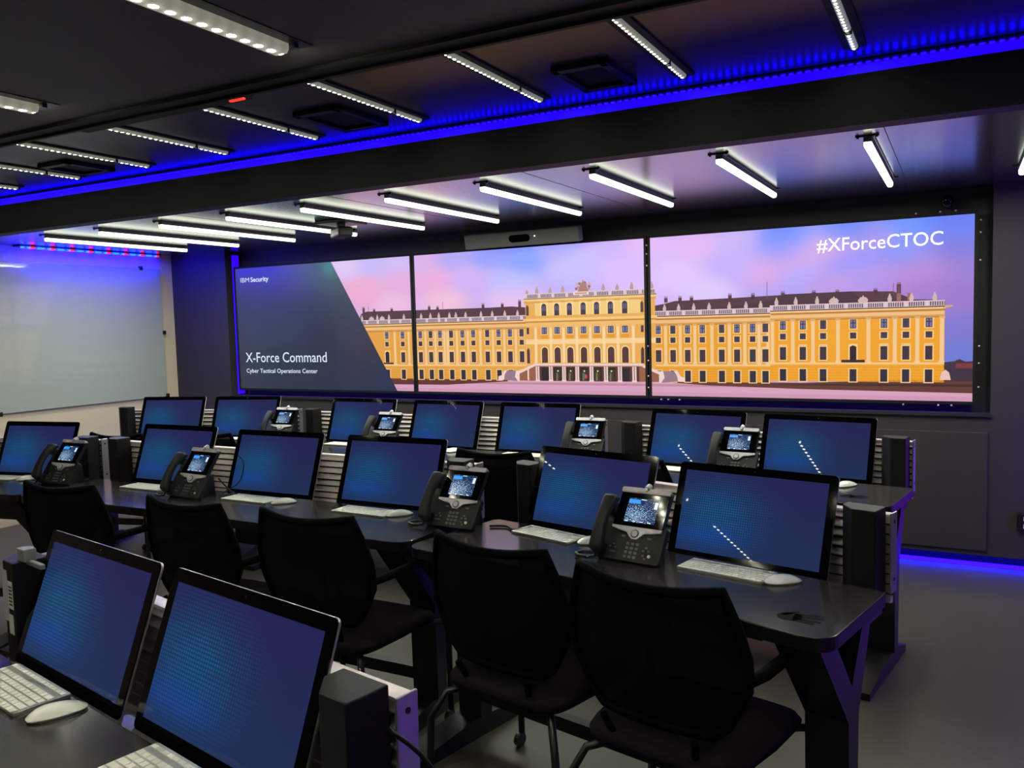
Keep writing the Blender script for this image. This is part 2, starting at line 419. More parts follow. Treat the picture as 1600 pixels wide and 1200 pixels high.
NLm = MB().prism([(a_, 2.334 + b_) for a_, b_ in prof], .74, 1.935, 'y').mesh('diffuser', 'near_leds')
NHm = MB().box(-.075, .075, .70, 1.99, 2.3575, 2.3598).box(-.05, .05, 1.938, 1.955, 2.345, 2.3598).mesh('backplate', 'black_plastic')
for i, (x, y, lb) in enumerate(((-1.80, 0, 'large near ceiling light with round led dots at the top of the photo'),
                                (-3.02, 0, 'near ceiling light whose end shows at the left photo edge'),
                                (-.59, 0, 'near ceiling light above the camera'), (.62, 0, 'near ceiling light right of the camera'),
                                (-4.24, 0, 'near ceiling light far left of the camera'),
                                (-1.80, -1.75, 'ceiling light behind the camera, seen only in reflections'),
                                (-.59, -1.75, 'ceiling light straight behind the camera, seen only in reflections'),
                                (-3.02, -1.75, 'ceiling light back left of the camera, seen only in reflections'))):
    r_ = empty('led_light', (x, y, 0))
    tag(r_, lb, 'ceiling light', 'dotted led lights on the near ceiling')
    for nm, me in (('diffuser', NLm), ('backplate', NHm)):
        q = bpy.data.objects.new(nm, me); q.parent = r_; COL.objects.link(q)

# vents in the middle ceiling
def vent(x0, x1, y0, y1, lb):
    r_ = empty('ceiling_vent', ((x0 + x1) / 2, (y0 + y1) / 2, Z_MID)); tag(r_, lb, 'air vent', 'square vents in the middle ceiling')
    a_, b_ = (x1 - x0) / 2, (y1 - y0) / 2
    f = MB()
    for q in ((-a_, a_, -b_, -b_ + .04), (-a_, a_, b_ - .04, b_), (-a_, -a_ + .03, -b_, b_), (a_ - .03, a_, -b_, b_)): f.box(*q, -.022, 0, bev=.003)
    f.build('frame', 'black_plastic', r_)
    MB().box(-a_ + .03, a_ - .03, -b_ + .04, b_ - .04, -.006, -.001).build('louver_plate', 'black_satin', r_)
vent(-2.56, -2.31, 2.80, 3.16, 'black square vent on the blue lit ceiling above the left display')
vent(-1.34, -1.12, 2.84, 3.17, 'black square vent between the ceiling lights above the middle display')
vent(-4.47, -4.22, 2.86, 3.16, 'black square vent on the far left of the middle ceiling')
r_ = empty('sensor_bar', (-2.75, 2.28, 2.40)); tag(r_, 'low black sensor bar with a red light beside the ceiling step', 'sensor')
MB().box(-.50, .45, -.03, .035, -.045, .04, bev=.006).build('case', 'beam_black', r_)
MB().box(.375, .445, -.012, .0, -.052, -.046).build('indicator_light', 'red_led', r_)

# ---------------------------------------------------------------- left wall: glass board and light bar
r_ = empty('glass_board', (XL + .002, 4.2, 1.5)); tag(r_, 'white glass writing board on the left wall, tinted blue at the top', 'whiteboard')
MB().box(.018, .028, -1.55, 1.165, -.598, .60, bev=.002).build('glass_panel', 'glass_board', r_)
MB().box(.0, .016, -1.5, 1.12, -.55, .55).build('backing', 'wall_white', r_)
k_ = MB()
for y, z in ((1.17, .005), (.955, .60), (1.17, -.59), (-.4, -.6)): k_.box(.012, .04, y - .016, y + .016, z - .018, z + .018, bev=.004)
k_.build('holding_clip', 'black_plastic', r_)
r_ = empty('led_bar', (XL, 4.67, 2.215)); tag(r_, 'red and blue light bar at the ceiling above the glass board', 'led strip')
MB().box(.065, .095, -.64, .64, -.010, .004).build('led_row', 'wall_bar', r_)
MB().box(.0, .10, -.66, .66, .004, .0145).build('channel', 'black_plastic', r_)

# ---------------------------------------------------------------- picture on the video wall
Z0, Z1 = 0.973, 2.069
PAN = [(-5.870, -3.923), (-3.880, -1.944), (-1.898, 0.068)]
SKY = [(-4.6,2.05,215,190,235),(-4.3,2.05,190,175,240),(-4.0,2.05,196,178,240),(-4.4,1.8,235,165,200),(-4.0,1.85,225,165,215),(-4.1,1.68,235,185,220),
(-3.8,2.05,215,165,225),(-3.5,2.05,165,155,240),(-3.2,2.05,140,150,250),(-2.9,1.98,120,150,255),(-2.6,2.05,170,165,250),(-2.2,2.05,200,175,250),(-1.97,2.05,225,180,240),
(-3.7,1.85,235,165,215),(-3.4,1.85,205,170,240),(-3.0,1.82,185,185,255),(-2.5,1.9,195,185,255),(-2.1,1.85,215,185,250),(-3.6,1.7,240,190,215),(-3.0,1.7,230,190,235),(-2.0,1.7,220,190,250),
(-1.85,2.05,215,175,245),(-1.6,2.0,225,180,240),(-1.3,2.05,195,170,240),(-1.0,2.05,100,135,255),(-.6,2.05,84,132,255),(-.3,2.05,70,126,255),(0,2.03,92,118,240),
(-1.7,1.8,225,195,250),(-1.3,1.85,190,170,250),(-1.0,1.92,126,142,255),(-1.12,1.82,225,165,225),(-.92,1.87,228,165,222),(-.7,1.93,220,160,220),(-.5,2.0,190,150,225),(-.6,2.03,100,130,250),
(-.9,1.78,175,165,250),(-.6,1.85,142,140,250),(-.3,1.86,116,138,250),(0,1.88,108,113,225),(-.5,1.75,175,150,240),(-.2,1.78,188,132,208),(0,1.80,150,118,205),(-.35,1.74,185,135,215),
(-1.5,1.68,222,202,250),(-.7,1.7,190,150,225),(-.2,1.65,165,120,200),(0,1.6,150,115,200),(0,1.4,125,115,205),(0,1.25,105,120,205)]
def skycol(x, z):
    s = [0, 0, 0]; wt = 0
    for a, b_, r, g, bl in SKY:
        q_ = (x - a) ** 2 + (1.7 * (z - b_)) ** 2; d = math.exp(-q_ / .017) + .002 / (q_ + .05)
        s[0] += r * d; s[1] += g * d; s[2] += bl * d; wt += d
    return [c_ / wt for c_ in s]
def darkcol(x, z):
    pts = [(-5.8,2.05,62,60,118),(-5.4,2.05,58,58,122),(-5.1,1.95,50,54,104),(-4.85,2.05,38,80,82),(-4.76,2.02,40,150,120),(-5.8,1.6,48,54,84),(-5.3,1.6,42,50,78),(-4.9,1.6,30,38,62),
           (-5.8,1.2,44,52,72),(-5.3,1.2,34,44,66),(-4.9,1.2,28,38,62),(-4.55,1.6,48,50,72),(-4.4,1.25,46,44,66),(-5.8,1.0,38,48,68),(-5.2,1.0,26,38,58),(-4.3,1.0,30,42,72),(-4.7,1.85,38,62,70)]
    s = [0, 0, 0]; wt = 0
    for a, b_, r, g, bl in pts:
        q_ = (x - a) ** 2 + (z - b_) ** 2; d = math.exp(-q_ / (.004 if a == -4.76 else .05)) * (2.2 if a == -4.76 else 1) + .002 / (q_ + .05)
        s[0] += r * d; s[1] += g * d; s[2] += bl * d; wt += d
    return [c_ / wt for c_ in s]
POLY = []   # (points, colour or function, layer)
def P(pts, col, L=1): POLY.append((pts, col, L))
def Q(x0, z0, x1, z1, col, L=1): P([(x0, z0), (x1, z0), (x1, z1), (x0, z1)], col, L)
YEL, YEL2, CRM, WIN, ROOF = (226, 158, 62), (232, 158, 40), (240, 198, 142), (62, 44, 54), (78, 42, 58)
BALU, DARK, TRIM = (222, 196, 204), (70, 40, 62), (236, 188, 122)
# ground
P([(-4.5, .973), (.1, .973), (.1, 1.08), (-4.5, 1.08)], (214, 160, 186), 1)
Q(-4.5, .973, .1, 1.0, (206, 150, 180), 2); Q(-4.5, 1.04, .1, 1.056, (190, 136, 158), 2)
P([(-4.3, 1.026), (-3.6, 1.03), (-3.05, 1.062), (-3.05, 1.075), (-4.3, 1.08)], (96, 48, 44), 3)
P([(-1.75, 1.066), (-1.5, 1.050), (-.9, 1.034), (.1, 1.022), (.1, 1.095), (-.3, 1.098), (-.9, 1.074), (-1.75, 1.075)], (98, 54, 46), 3)
P([(-1.2, 1.058), (-.5, 1.058), (.1, 1.06), (.1, 1.075), (-.5, 1.074)], (70, 38, 36), 4)
# far dark trees on the right
P([(-.085, 1.09), (-.085, 1.205), (-.03, 1.212), (.0, 1.225), (.03, 1.21), (.1, 1.214), (.1, 1.09)], (60, 42, 62), 3)
Q(-.02, 1.17, .1, 1.2, (120, 50, 60), 4)
P([(-.105, 1.10), (-.095, 1.145), (-.075, 1.162), (-.055, 1.145), (-.045, 1.10)], (232, 190, 180), 5)
def window(x, zb, zt, w, kind=0, col=WIN):
    Q(x - w / 2 - .008, zb - .006, x + w / 2 + .008, zt + .006, CRM if kind != 4 else (238, 200, 150), 5)
    if kind == 3:      # round-headed
        pts = [(x - w / 2, zb), (x + w / 2, zb)] + [(x + w / 2 * math.cos(R(a)), zt - w / 2 + w / 2 * math.sin(R(a))) for a in range(0, 181, 20)]
        P([(x - w / 2 - .009, zb), (x + w / 2 + .009, zb)] + [(x + (w / 2 + .009) * math.cos(R(a)), zt - w / 2 + (w / 2 + .009) * math.sin(R(a))) for a in range(0, 181, 20)], (246, 214, 150), 6)
        P(pts, col, 7)
    else: Q(x - w / 2, zb, x + w / 2, zt, col, 7)
    if kind in (1, 2):
        Q(x - w / 2 + .004, zb + .004, x + w / 2 - .004, zt - .004, (112, 112, 160) if kind == 1 else (70, 58, 80), 8)
        Q(x - .003, zb, x + .003, zt, WIN, 9); Q(x - w / 2, (zb + zt) / 2 - .003 + .006, x + w / 2, (zb + zt) / 2 + .009, WIN, 9)
def baluster(x0, x1, z, h, L=5):
    Q(x0, z, x1, z + h, DARK, L)
    Q(x0, z + h * .82, x1, z + h, BALU, L + 1); Q(x0, z, x1, z + h * .14, (196, 160, 150), L + 1)
    n = int((x1 - x0) / .0125)
    for i in range(n):
        c_ = x0 + (i + .5) * (x1 - x0) / n
        if i % 9 == 0: Q(c_ - .009, z, c_ + .009, z + h, BALU, L + 1)
        else: Q(c_ - .0032, z, c_ + .0032, z + h, (206, 184, 196), L + 1)
def statue(x, z, h=.05, wide=1.0, L=6, col=(208, 178, 176)):
    P([(x - .010 * wide, z), (x + .010 * wide, z), (x + .012 * wide, z + h * .35), (x + .007 * wide, z + h * .7), (x - .006 * wide, z + h * .74), (x - .013 * wide, z + h * .3)], col, L)
    P([(x + .005 * math.cos(R(a)), z + h * .82 + .006 * math.sin(R(a))) for a in range(0, 360, 45)], col, L + 1)
def wing(x0, x1, wins, dz, yel, roof=True, seed=0, pil=True, dark_w=1.0):
    z = lambda v: v + dz
    if roof:
        pass
    Q(x0, z(1.072), x1, z(1.53), yel, 3)
    Q(x0, z(1.18), x1, z(1.192), CRM, 5)                       # belt
    for k in range(5): Q(x0, z(1.09 + k * .018), x1, z(1.0925 + k * .018), tuple(int(c_ * .9) for c_ in yel), 4)
    Q(x0, z(1.468), x1, z(1.478), (214, 150, 84), 5); Q(x0, z(1.478), x1, z(1.50), TRIM, 5)
    Q(x0, z(1.50), x1, z(1.512), (190, 120, 60), 5); Q(x0 - .004, z(1.512), x1 + .004, z(1.524), (240, 196, 128), 6); Q(x0, z(1.523), x1, z(1.529), DARK, 7)
    baluster(x0, x1, z(1.528), .036)
    ws = sorted(wins)
    for i, x in enumerate(ws):
        k1 = 1 if (i + seed) % 3 else 2
        window(x, z(1.404), z(1.460), .036, k1); window(x, z(1.341), z(1.379), .036, 2 if (i + seed) % 2 else 0)
        window(x, z(1.209), z(1.292), .039, 0); Q(x - .026, z(1.300), x + .026, z(1.308), CRM, 6)
        window(x, z(1.073), z(1.150), .040, 0, (48, 38, 50))
    Q(x0, z(1.462), x1, z(1.468), (186, 122, 52), 6)
    if pil:
        mids = [(a + b_) / 2 for a, b_ in zip(ws, ws[1:])] + [x0 + .014, x1 - .014]
        for m_ in mids:
            Q(m_ - .011, z(1.192), m_ + .011, z(1.470), CRM, 5); Q(m_ - .016, z(1.455), m_ + .016, z(1.470), (228, 176, 112), 6); Q(m_ - .015, z(1.192), m_ + .015, z(1.205), CRM, 6)
# roofs
P([(-4.46, 1.56), (-4.44, 1.615), (-4.38, 1.635), (-3.94, 1.632), (-3.2, 1.630), (-3.0, 1.633), (-2.88, 1.622), (-2.87, 1.56)], ROOF, 2)
P([(-1.91, 1.56), (-1.88, 1.60), (-1.80, 1.612), (-1.73, 1.628), (-1.3, 1.635), (-.9, 1.644), (-.6, 1.648), (-.36, 1.638), (-.247, 1.585), (-.085, 1.578), (-.085, 1.54), (-1.9, 1.54)], ROOF, 2)
P([(-1.5, 1.56), (-1.12, 1.60), (-1.0, 1.645), (-.6, 1.648), (-.5, 1.56)], (66, 34, 52), 3)
for x, h in ((-4.41, .03), (-4.3, .012), (-4.12, .014), (-3.75, .02), (-3.67, .012), (-3.25, .02), (-3.08, .018), (-2.93, .035), (-1.79, .015), (-1.69, .015), (-1.61, .012), (-1.35, .018), (-1.2, .015), (-1.01, .02), (-.82, .018), (-.68, .016), (-.46, .016), (-.33, .045)):
    Q(x - .012, 1.62, x + .012, 1.635 + h, (92, 54, 66), 2)
    for dx in (-.008, 0, .008): Q(x + dx - .002, 1.62, x + dx + .002, 1.635 + h + .012, (96, 60, 70), 2)
for x, h in ((-4.36, .06), (-3.62, .07), (-1.11, .11), (-.36, .07), (-.33, .05)): Q(x - .0018, 1.62, x + .0018, 1.62 + h, (110, 84, 110), 3)
for x in (-.33, -.27): Q(x - .012, 1.58, x + .012, 1.625, (150, 96, 92), 4)
wing(-4.50, -3.88, [-4.18, -4.02, -3.90], 0, YEL, seed=1)
wing(-3.90, -3.60, [-3.845, -3.745, -3.655], 0, YEL, seed=2)
wing(-3.60, -2.86, [-3.55, -3.445, -3.346, -3.22, -3.12, -3.02, -2.92], 0, (230, 164, 66), seed=0)
wing(-1.90, -1.09, [-1.847, -1.743, -1.64, -1.538, -1.407, -1.305, -1.203, -1.121], 0, YEL2, seed=2)
wing(-1.09, -.081, [-1.01, -.887, -.764, -.587, -.411, -.289, -.164], .013, (238, 160, 34), seed=1)
P([(-.09, 1.525), (-.038, 1.537), (-.038, 1.545), (-.09, 1.545)], (214, 160, 100), 6)
window(-.587, 1.222, 1.312, .034, 3); Q(-.655, 1.205, -.52, 1.222, (54, 30, 36), 9)
window(-4.18, 1.21, 1.30, .034, 3); Q(-4.22, 1.195, -4.12, 1.208, (54, 30, 36), 9)
x = -4.36
for x in [-4.43, -4.27, -4.15, -4.0, -3.83, -3.74, -3.66, -3.56, -3.5, -3.41, -3.27, -3.17, -3.06, -2.95]: statue(x, 1.562, .046)
for x in (-1.80, -1.70, -1.595, -1.49, -1.355, -1.245, -1.15): statue(x, 1.562, .05)
for x in (-1.05, -.93, -.80, -.38, -.26, -.135): statue(x, 1.577, .052)
for x in (-.70, -.53): statue(x, 1.577, .045, 2.4)
for x in (-4.33, -4.22): statue(x, 1.562, .034, 2.2)
# centre block
CX0, CX1 = -2.882, -1.868
Q(CX0, 1.07, CX1, 1.66, (230, 168, 82), 9)
Q(CX0 + .08, 1.555, CX1 - .10, 1.655, (240, 200, 122), 10)
Q(CX0 - .01, 1.650, CX1 + .008, 1.664, (214, 156, 84), 11); Q(CX0 - .022, 1.664, CX1 + .015, 1.680, (242, 198, 120), 12); Q(CX0 - .01, 1.680, CX1 + .01, 1.686, DARK, 12)
baluster(CX0, CX1, 1.684, .038, 12)
Q(CX0 - .012, 1.505, CX1 + .01, 1.516, (198, 132, 62), 11); Q(CX0 - .02, 1.516, CX1 + .015, 1.535, (242, 196, 118), 12); Q(CX0, 1.478, CX1, 1.505, (236, 184, 104), 10)
Q(CX0, 1.343, CX1, 1.380, (246, 206, 146), 10)
cw_ = [-2.727, -2.622, -2.519, -2.410, -2.305, -2.199, -2.091]
for x in cw_:
    Q(x - .031, 1.555, x + .031, 1.662, (250, 214, 140), 11)
    for (kind, zb, zt, w_, c_) in ((3, 1.555, 1.644, .040, (62, 44, 66)), (3, 1.205, 1.320, .050, (84, 46, 50))):
        P([(x - w_ / 2 - .008, zb), (x + w_ / 2 + .008, zb)] + [(x + (w_ / 2 + .008) * math.cos(R(a)), zt - w_ / 2 + (w_ / 2 + .008) * math.sin(R(a))) for a in range(0, 181, 20)], (250, 212, 146), 12)
        P([(x - w_ / 2, zb), (x + w_ / 2, zb)] + [(x + w_ / 2 * math.cos(R(a)), zt - w_ / 2 + w_ / 2 * math.sin(R(a))) for a in range(0, 181, 20)], c_, 13)
    Q(x - .013, 1.590, x + .013, 1.625, (96, 92, 132), 14); Q(x - .0025, 1.556, x + .0025, 1.64, (60, 40, 50), 15)
    Q(x - .028, 1.414, x + .028, 1.474, CRM, 11); Q(x - .022, 1.419, x + .022, 1.469, (60, 48, 70), 12); Q(x - .018, 1.424, x - .003, 1.464, (112, 116, 160), 13); Q(x + .003, 1.424, x + .018, 1.464, (104, 108, 152), 13)
    Q(x - .028, 1.385, x + .028, 1.410, (232, 148, 28), 11)
for x in [-2.80] + [(a + b_) / 2 for a, b_ in zip(cw_, cw_[1:])] + [-2.03]:
    Q(x - .011, 1.205, x + .011, 1.478, (248, 210, 156), 12); Q(x - .017, 1.463, x + .017, 1.479, (240, 186, 116), 13)
for x in (-2.865, -1.963, -1.925):
    Q(x - .010, 1.42, x + .010, 1.468, (70, 50, 60), 12)
    P([(x - .012, 1.2), (x + .012, 1.2), (x + .012, 1.30), (x, 1.318), (x - .012, 1.30)], (84, 50, 56), 12)
    P([(x - .011, 1.56), (x + .011, 1.56), (x + .011, 1.625), (x, 1.640), (x - .011, 1.625)], (84, 52, 56), 12)
Q(-2.485, 1.698, -2.365, 1.724, (236, 206, 196), 15); Q(-2.47, 1.704, -2.38, 1.716, (200, 150, 130), 16)
for k in range(11):      # crest: a fan of lobes
    a = R(15 * k + 15); rr = .05 + .012 * (k % 3)
    cx, cz = -2.407 + rr * .9 * math.cos(a), 1.728 + rr * .95 * math.sin(a)
    P([(cx + .012 * math.cos(R(q)), cz + .011 * math.sin(R(q))) for q in range(0, 360, 60)], ((190, 140, 130), (150, 100, 100), (210, 168, 160))[k % 3], 15)
P([(-2.45, 1.722), (-2.365, 1.722), (-2.385, 1.77), (-2.407, 1.80), (-2.43, 1.77)], (168, 118, 112), 16)
for x, h in ((-2.865, .03), (-2.782, .055), (-2.672, .045), (-2.569, .055), (-2.251, .055), (-2.145, .045), (-2.036, .055), (-1.89, .05)): statue(x, 1.722, h, 1.1, 15, (186, 146, 150))
# portico and stairs
Q(-2.81, 1.070, -1.975, 1.190, (84, 46, 44), 14)
Q(-2.82, 1.182, -1.96, 1.199, (236, 206, 196), 16); Q(-2.82, 1.176, -1.96, 1.183, (170, 120, 110), 17)
for i, x in enumerate(cw_):
    Q(x - .030, 1.07, x + .030, 1.168, (40, 26, 30), 15)
    if 1 <= i <= 5:
        Q(x - .020, 1.07, x + .020, 1.155, (58, 50, 34), 16); P([(x - .016, 1.075), (x - .002, 1.075), (x, 1.13), (x - .014, 1.13)], (120, 110, 70), 17)
        P([(x + .006 * math.cos(R(a)), 1.144 + .006 * math.sin(R(a))) for a in range(0, 360, 45)], (250, 236, 170), 18)
Q(-2.424, 1.09, -2.40, 1.122, (40, 120, 90), 17); Q(-2.404, 1.09, -2.388, 1.118, (220, 50, 60), 18)
for x in (-2.87, -2.80, -2.782, -2.690, -2.672, -2.582, -2.565, -2.475, -2.458, -2.362, -2.345, -2.25, -2.232, -2.143, -2.125, -2.035, -2.017):
    Q(x - .0065, 1.072, x + .0065, 1.178, (234, 202, 196), 17)
for x in (-2.79, -2.681, -2.574, -2.467, -2.354, -2.241, -2.134, -2.026): Q(x - .018, 1.066, x + .018, 1.078, (240, 206, 204), 18)
for s_, xc in ((1, 0), (-1, -4.79)):
    X = lambda v: v if s_ == 1 else -4.79 - v
    P([(X(-2.80), 1.205), (X(-2.80), 1.185), (X(-2.955), 1.118), (X(-2.955), 1.140)], (238, 206, 196), 17)
    P([(X(-2.80), 1.19), (X(-2.80), 1.07), (X(-2.955), 1.07), (X(-2.955), 1.128)], (150, 92, 70), 15)
    P([(X(-2.955), 1.145), (X(-3.06), 1.145), (X(-3.085), 1.075), (X(-2.965), 1.065)], (150, 118, 136), 15)
    P([(X(-2.945), 1.145), (X(-2.975), 1.145), (X(-2.985), 1.10), (X(-2.96), 1.065), (X(-2.945), 1.065)], (238, 210, 206), 18)
    P([(X(-3.05), 1.148), (X(-3.075), 1.148), (X(-3.10), 1.11), (X(-3.13), 1.10), (X(-3.13), 1.072), (X(-3.08), 1.075), (X(-3.075), 1.115)], (238, 210, 206), 18)
def clip(pts, f):
    out = []
    for i in range(len(pts)):
        a, b_ = pts[i], pts[(i + 1) % len(pts)]; fa, fb = f(a), f(b_)
        if fa >= 0: out.append(a)
        if (fa >= 0) != (fb >= 0):
            t_ = fa / (fa - fb); out.append((a[0] + (b_[0] - a[0]) * t_, a[1] + (b_[1] - a[1]) * t_))
    return out
YS = 5.58
def diag(p): return (p[0] + 4.738) * (0.973 - 2.069) * -1 - (p[1] - 2.069) * (-4.09 + 4.738) * -1   # > 0 right of the slanting edge
def picture(k, parent):
    x0, x1 = PAN[k]; V = []; F = []; C = []
    def face(pts, L, cols):
        if len(pts) < 3: return
        o_ = len(V)
        for p, c_ in zip(pts, cols): V.append((p[0], YS - .0004 - L * .00018, p[1])); C.append((lin(c_[0]), lin(c_[1]), lin(c_[2]), 1))
        F.append(tuple(range(o_, o_ + len(pts))))
    nx, nz = 62, 36
    for j in range(nz):
        for i in range(nx):
            q = [(x0 + (x1 - x0) * (i + a) / nx, Z0 + (Z1 - Z0) * (j + b_) / nz) for a, b_ in ((0, 0), (1, 0), (1, 1), (0, 1))]
            if q[3][1] < 1.05: continue
            face(q, 0, [skycol(*p) for p in q])
    for pts, col, L in POLY:
        p = clip(pts, lambda a: a[0] - x0); p = clip(p, lambda a: x1 - a[0]) if p else p
        p = clip(p, lambda a: a[1] - Z0) if p else p; p = clip(p, lambda a: Z1 - a[1]) if p else p
        if len(p) >= 3: face(p, L, [col] * len(p))
    if k == 0:
        e = lambda z: -4.738 + (2.069 - z) / (2.069 - .973) * .648
        n_, m_ = 30, 30
        for j in range(m_):
            za, zb = Z0 + (Z1 - Z0) * j / m_, Z0 + (Z1 - Z0) * (j + 1) / m_
            for i in range(n_):
                xs = [(x0 + (e(za) - x0) * i / n_, za), (x0 + (e(za) - x0) * (i + 1) / n_, za), (x0 + (e(zb) - x0) * (i + 1) / n_, zb), (x0 + (e(zb) - x0) * i / n_, zb)]
                face(xs, 20, [darkcol(*p) for p in xs])
    me = bpy.data.meshes.new('picture'); me.from_pydata(V, [], F)
    ca = me.color_attributes.new('Col', 'FLOAT_COLOR', 'POINT')
    ca.data.foreach_set('color', [c_ for v_ in C for c_ in v_])
    me.materials.append(MATS['slide'])
    o = bpy.data.objects.new('picture', me); COL.objects.link(o); o.parent = parent
    return o
def text(body, x0, x1, zbase, ztop, m, parent, lab, bold=0.0):
    cu_ = bpy.data.curves.new('lettering', 'FONT'); cu_.body = body; cu_.size = 1.0; cu_.offset = bold; cu_.resolution_u = 3
    t1 = bpy.data.curves.new('cap', 'FONT'); t1.body = 'X'; t1.size = 1.0
    a_ = bpy.data.objects.new('lettering', cu_); b_ = bpy.data.objects.new('cap', t1)
    COL.objects.link(a_); COL.objects.link(b_); bpy.context.view_layer.update()
    dg = bpy.context.evaluated_depsgraph_get()
    me = bpy.data.meshes.new_from_object(a_.evaluated_get(dg)); mc = bpy.data.meshes.new_from_object(b_.evaluated_get(dg))
    cap = max(v.co.y for v in mc.vertices); lo = min(v.co.x for v in me.vertices); hi = max(v.co.x for v in me.vertices)
    for v in me.vertices:
        v.co = Vector((x0 + (v.co.x - lo) / (hi - lo) * (x1 - x0), YS - .0052, zbase + v.co.y / cap * (ztop - zbase)))
    bpy.data.objects.remove(a_); bpy.data.objects.remove(b_)
    me.materials.clear(); me.materials.append(MATS[m])
    o = bpy.data.objects.new('lettering', me); COL.objects.link(o); o.parent = parent; o['label'] = lab
    return o
dlab = ['left wall display with a dark slide reading X-Force Command', 'middle wall display showing the centre of a yellow palace',
        'right wall display showing a yellow palace wing and a white hashtag']
disp = []
for k in range(3):
    x0, x1 = PAN[k]
    d = empty('wall_display', (0, 0, 0)); tag(d, dlab[k], 'display', 'displays of the video wall'); disp.append(d)
    h = MB().box(x0 - .006, x1 + .006, YS, YS + .06, Z0 - .006, Z1 + .006, bev=.002)
    h.box(x0 + .2, x1 - .2, YS + .06, YS + .135, Z0 + .2, Z1 - .2)
    h.build('housing', 'black_plastic', d)
    f = MB()
    for q in ((x0 - .019, x0 - .0005, Z0 - .018, Z1 + .018), (x1 + .0005, x1 + .019, Z0 - .018, Z1 + .018)): f.box(q[0], q[1], YS - .006, YS + .02, q[2], q[3])
    f.box(x0 - .0005, x1 + .0005, YS - .006, YS + .02, Z0 - .018, Z0 - .0005); f.box(x0 - .0005, x1 + .0005, YS - .006, YS + .02, Z1 + .0005, Z1 + .018)
    f.build('bezel', 'black_satin', d)
    picture(k, d)
text('IBM', -5.808, -5.700, 1.942, 1.983, 'text', disp[0], 'small white letters IBM')
text('Security', -5.683, -5.463, 1.942, 1.983, 'text', disp[0], 'small bold white word Security', .02)
text('X-Force Command', -5.791, -4.828, 1.213, 1.300, 'text', disp[0], 'large white words X-Force Command', .004)
text('Cyber Tactical Operations Center', -5.787, -4.938, 1.116, 1.153, 'text', disp[0], 'small white words Cyber Tactical Operations Center', .01)
text('#XForceCTOC', -.802, -.093, 1.903, 1.982, 'text_white', disp[2], 'white hashtag #XForceCTOC', .004)
for (x, z) in ((-1.921, 2.02), (-1.921, 1.96), (-1.921, 1.88), (-1.921, 1.32), (-1.921, 1.22), (-1.921, 1.11), (-1.921, 1.03)):
    MB().ball((x, YS - .008, z), .0068, seg=8, rings=6).build('screw', 'screw', disp[1])
for (x, z) in ((.10, 2.03), (.10, 1.96), (.10, 1.80), (.10, 1.30), (.10, 1.20), (.10, 1.06), (-.24, 2.095), (-.11, 2.095), (-.03, 2.095), (-.30, .948), (-.11, .948), (-.04, .948), (-1.83, .948), (-1.70, .948), (-1.78, .948)):
    MB().tube([(x, YS + .03, z), (x, YS - .006, z)], .003, 6).ball((x, YS - .008, z), .0068, seg=8, rings=6).build('screw', 'screw', disp[2])

# camera bar over the middle display
r_ = empty('conference_camera', (-2.815, 5.43, 2.128)); tag(r_, 'long grey camera bar mounted above the middle display', 'camera')
T = Matrix.Rotation(R(12), 4, 'X')
MB().box(-.465, .465, -.05, .03, -.055, .052, T, bev=.008).build('case', 'cam_grey', r_)
MB().prism(rrect(-.085, .085, -.026, .026, .026), -.054, -.049, 'y', T).build('lens_window', 'black_gloss', r_)
MB().ball((.125, -.052, .008), .006, T, 8, 6).build('indicator_light', 'white_led', r_)
MB().box(-.3, .3, .03, .09, -.03, .03).build('wall_bracket', 'black_plastic', r_)
# dome camera at the right of the niche
r_ = empty('dome_camera', (-.075, 5.70, 2.15)); tag(r_, 'small round dark dome camera above the right display', 'camera')
MB().tube([(0, .02, 0), (0, -.17, 0)], .03, 16).build('base', 'black_plastic', r_)
MB().ball((0, -.17, 0), .036, seg=16, rings=10).build('dome', 'black_gloss', r_)
# projector-like camera under the ceiling
r_ = empty('ceiling_camera', (-3.72, 4.50, Z_SL)); tag(r_, 'dark camera hanging under the ceiling between the tube lights', 'camera')
MB().box(-.13, .13, -.12, .12, -.022, -.0005, bev=.004).build('mount_plate', 'black_plastic', r_)
T = Matrix.Translation((0, .0, -.075)) @ Matrix.Rotation(R(-35), 4, 'Z')
MB().box(-.11, .11, -.05, .05, -.035, .03, T, bev=.012).build('body', 'black_satin', r_)
MB().tube([(-.125, 0, -.002), (-.10, 0, -.002)], .024, 14, T).build('lens', 'black_gloss', r_)
MB().box(-.012, .012, -.03, .03, -.05, -.02).build('arm', 'black_plastic', r_)
# wall socket at the right
r_ = empty('wall_socket', (.345, YF, .292)); tag(r_, 'black socket box low on the wall at the right edge', 'socket')
MB().box(-.045, .045, -.03, 0, -.052, .052, bev=.005).build('box', 'black_plastic', r_)
k_ = MB()
for dz in (-.022, .022): k_.box(-.014, -.004, -.0315, -.03, dz - .012, dz + .012); k_.box(.006, .016, -.0315, -.03, dz - .008, dz + .008)
k_.build('outlet', 'sticker', r_)

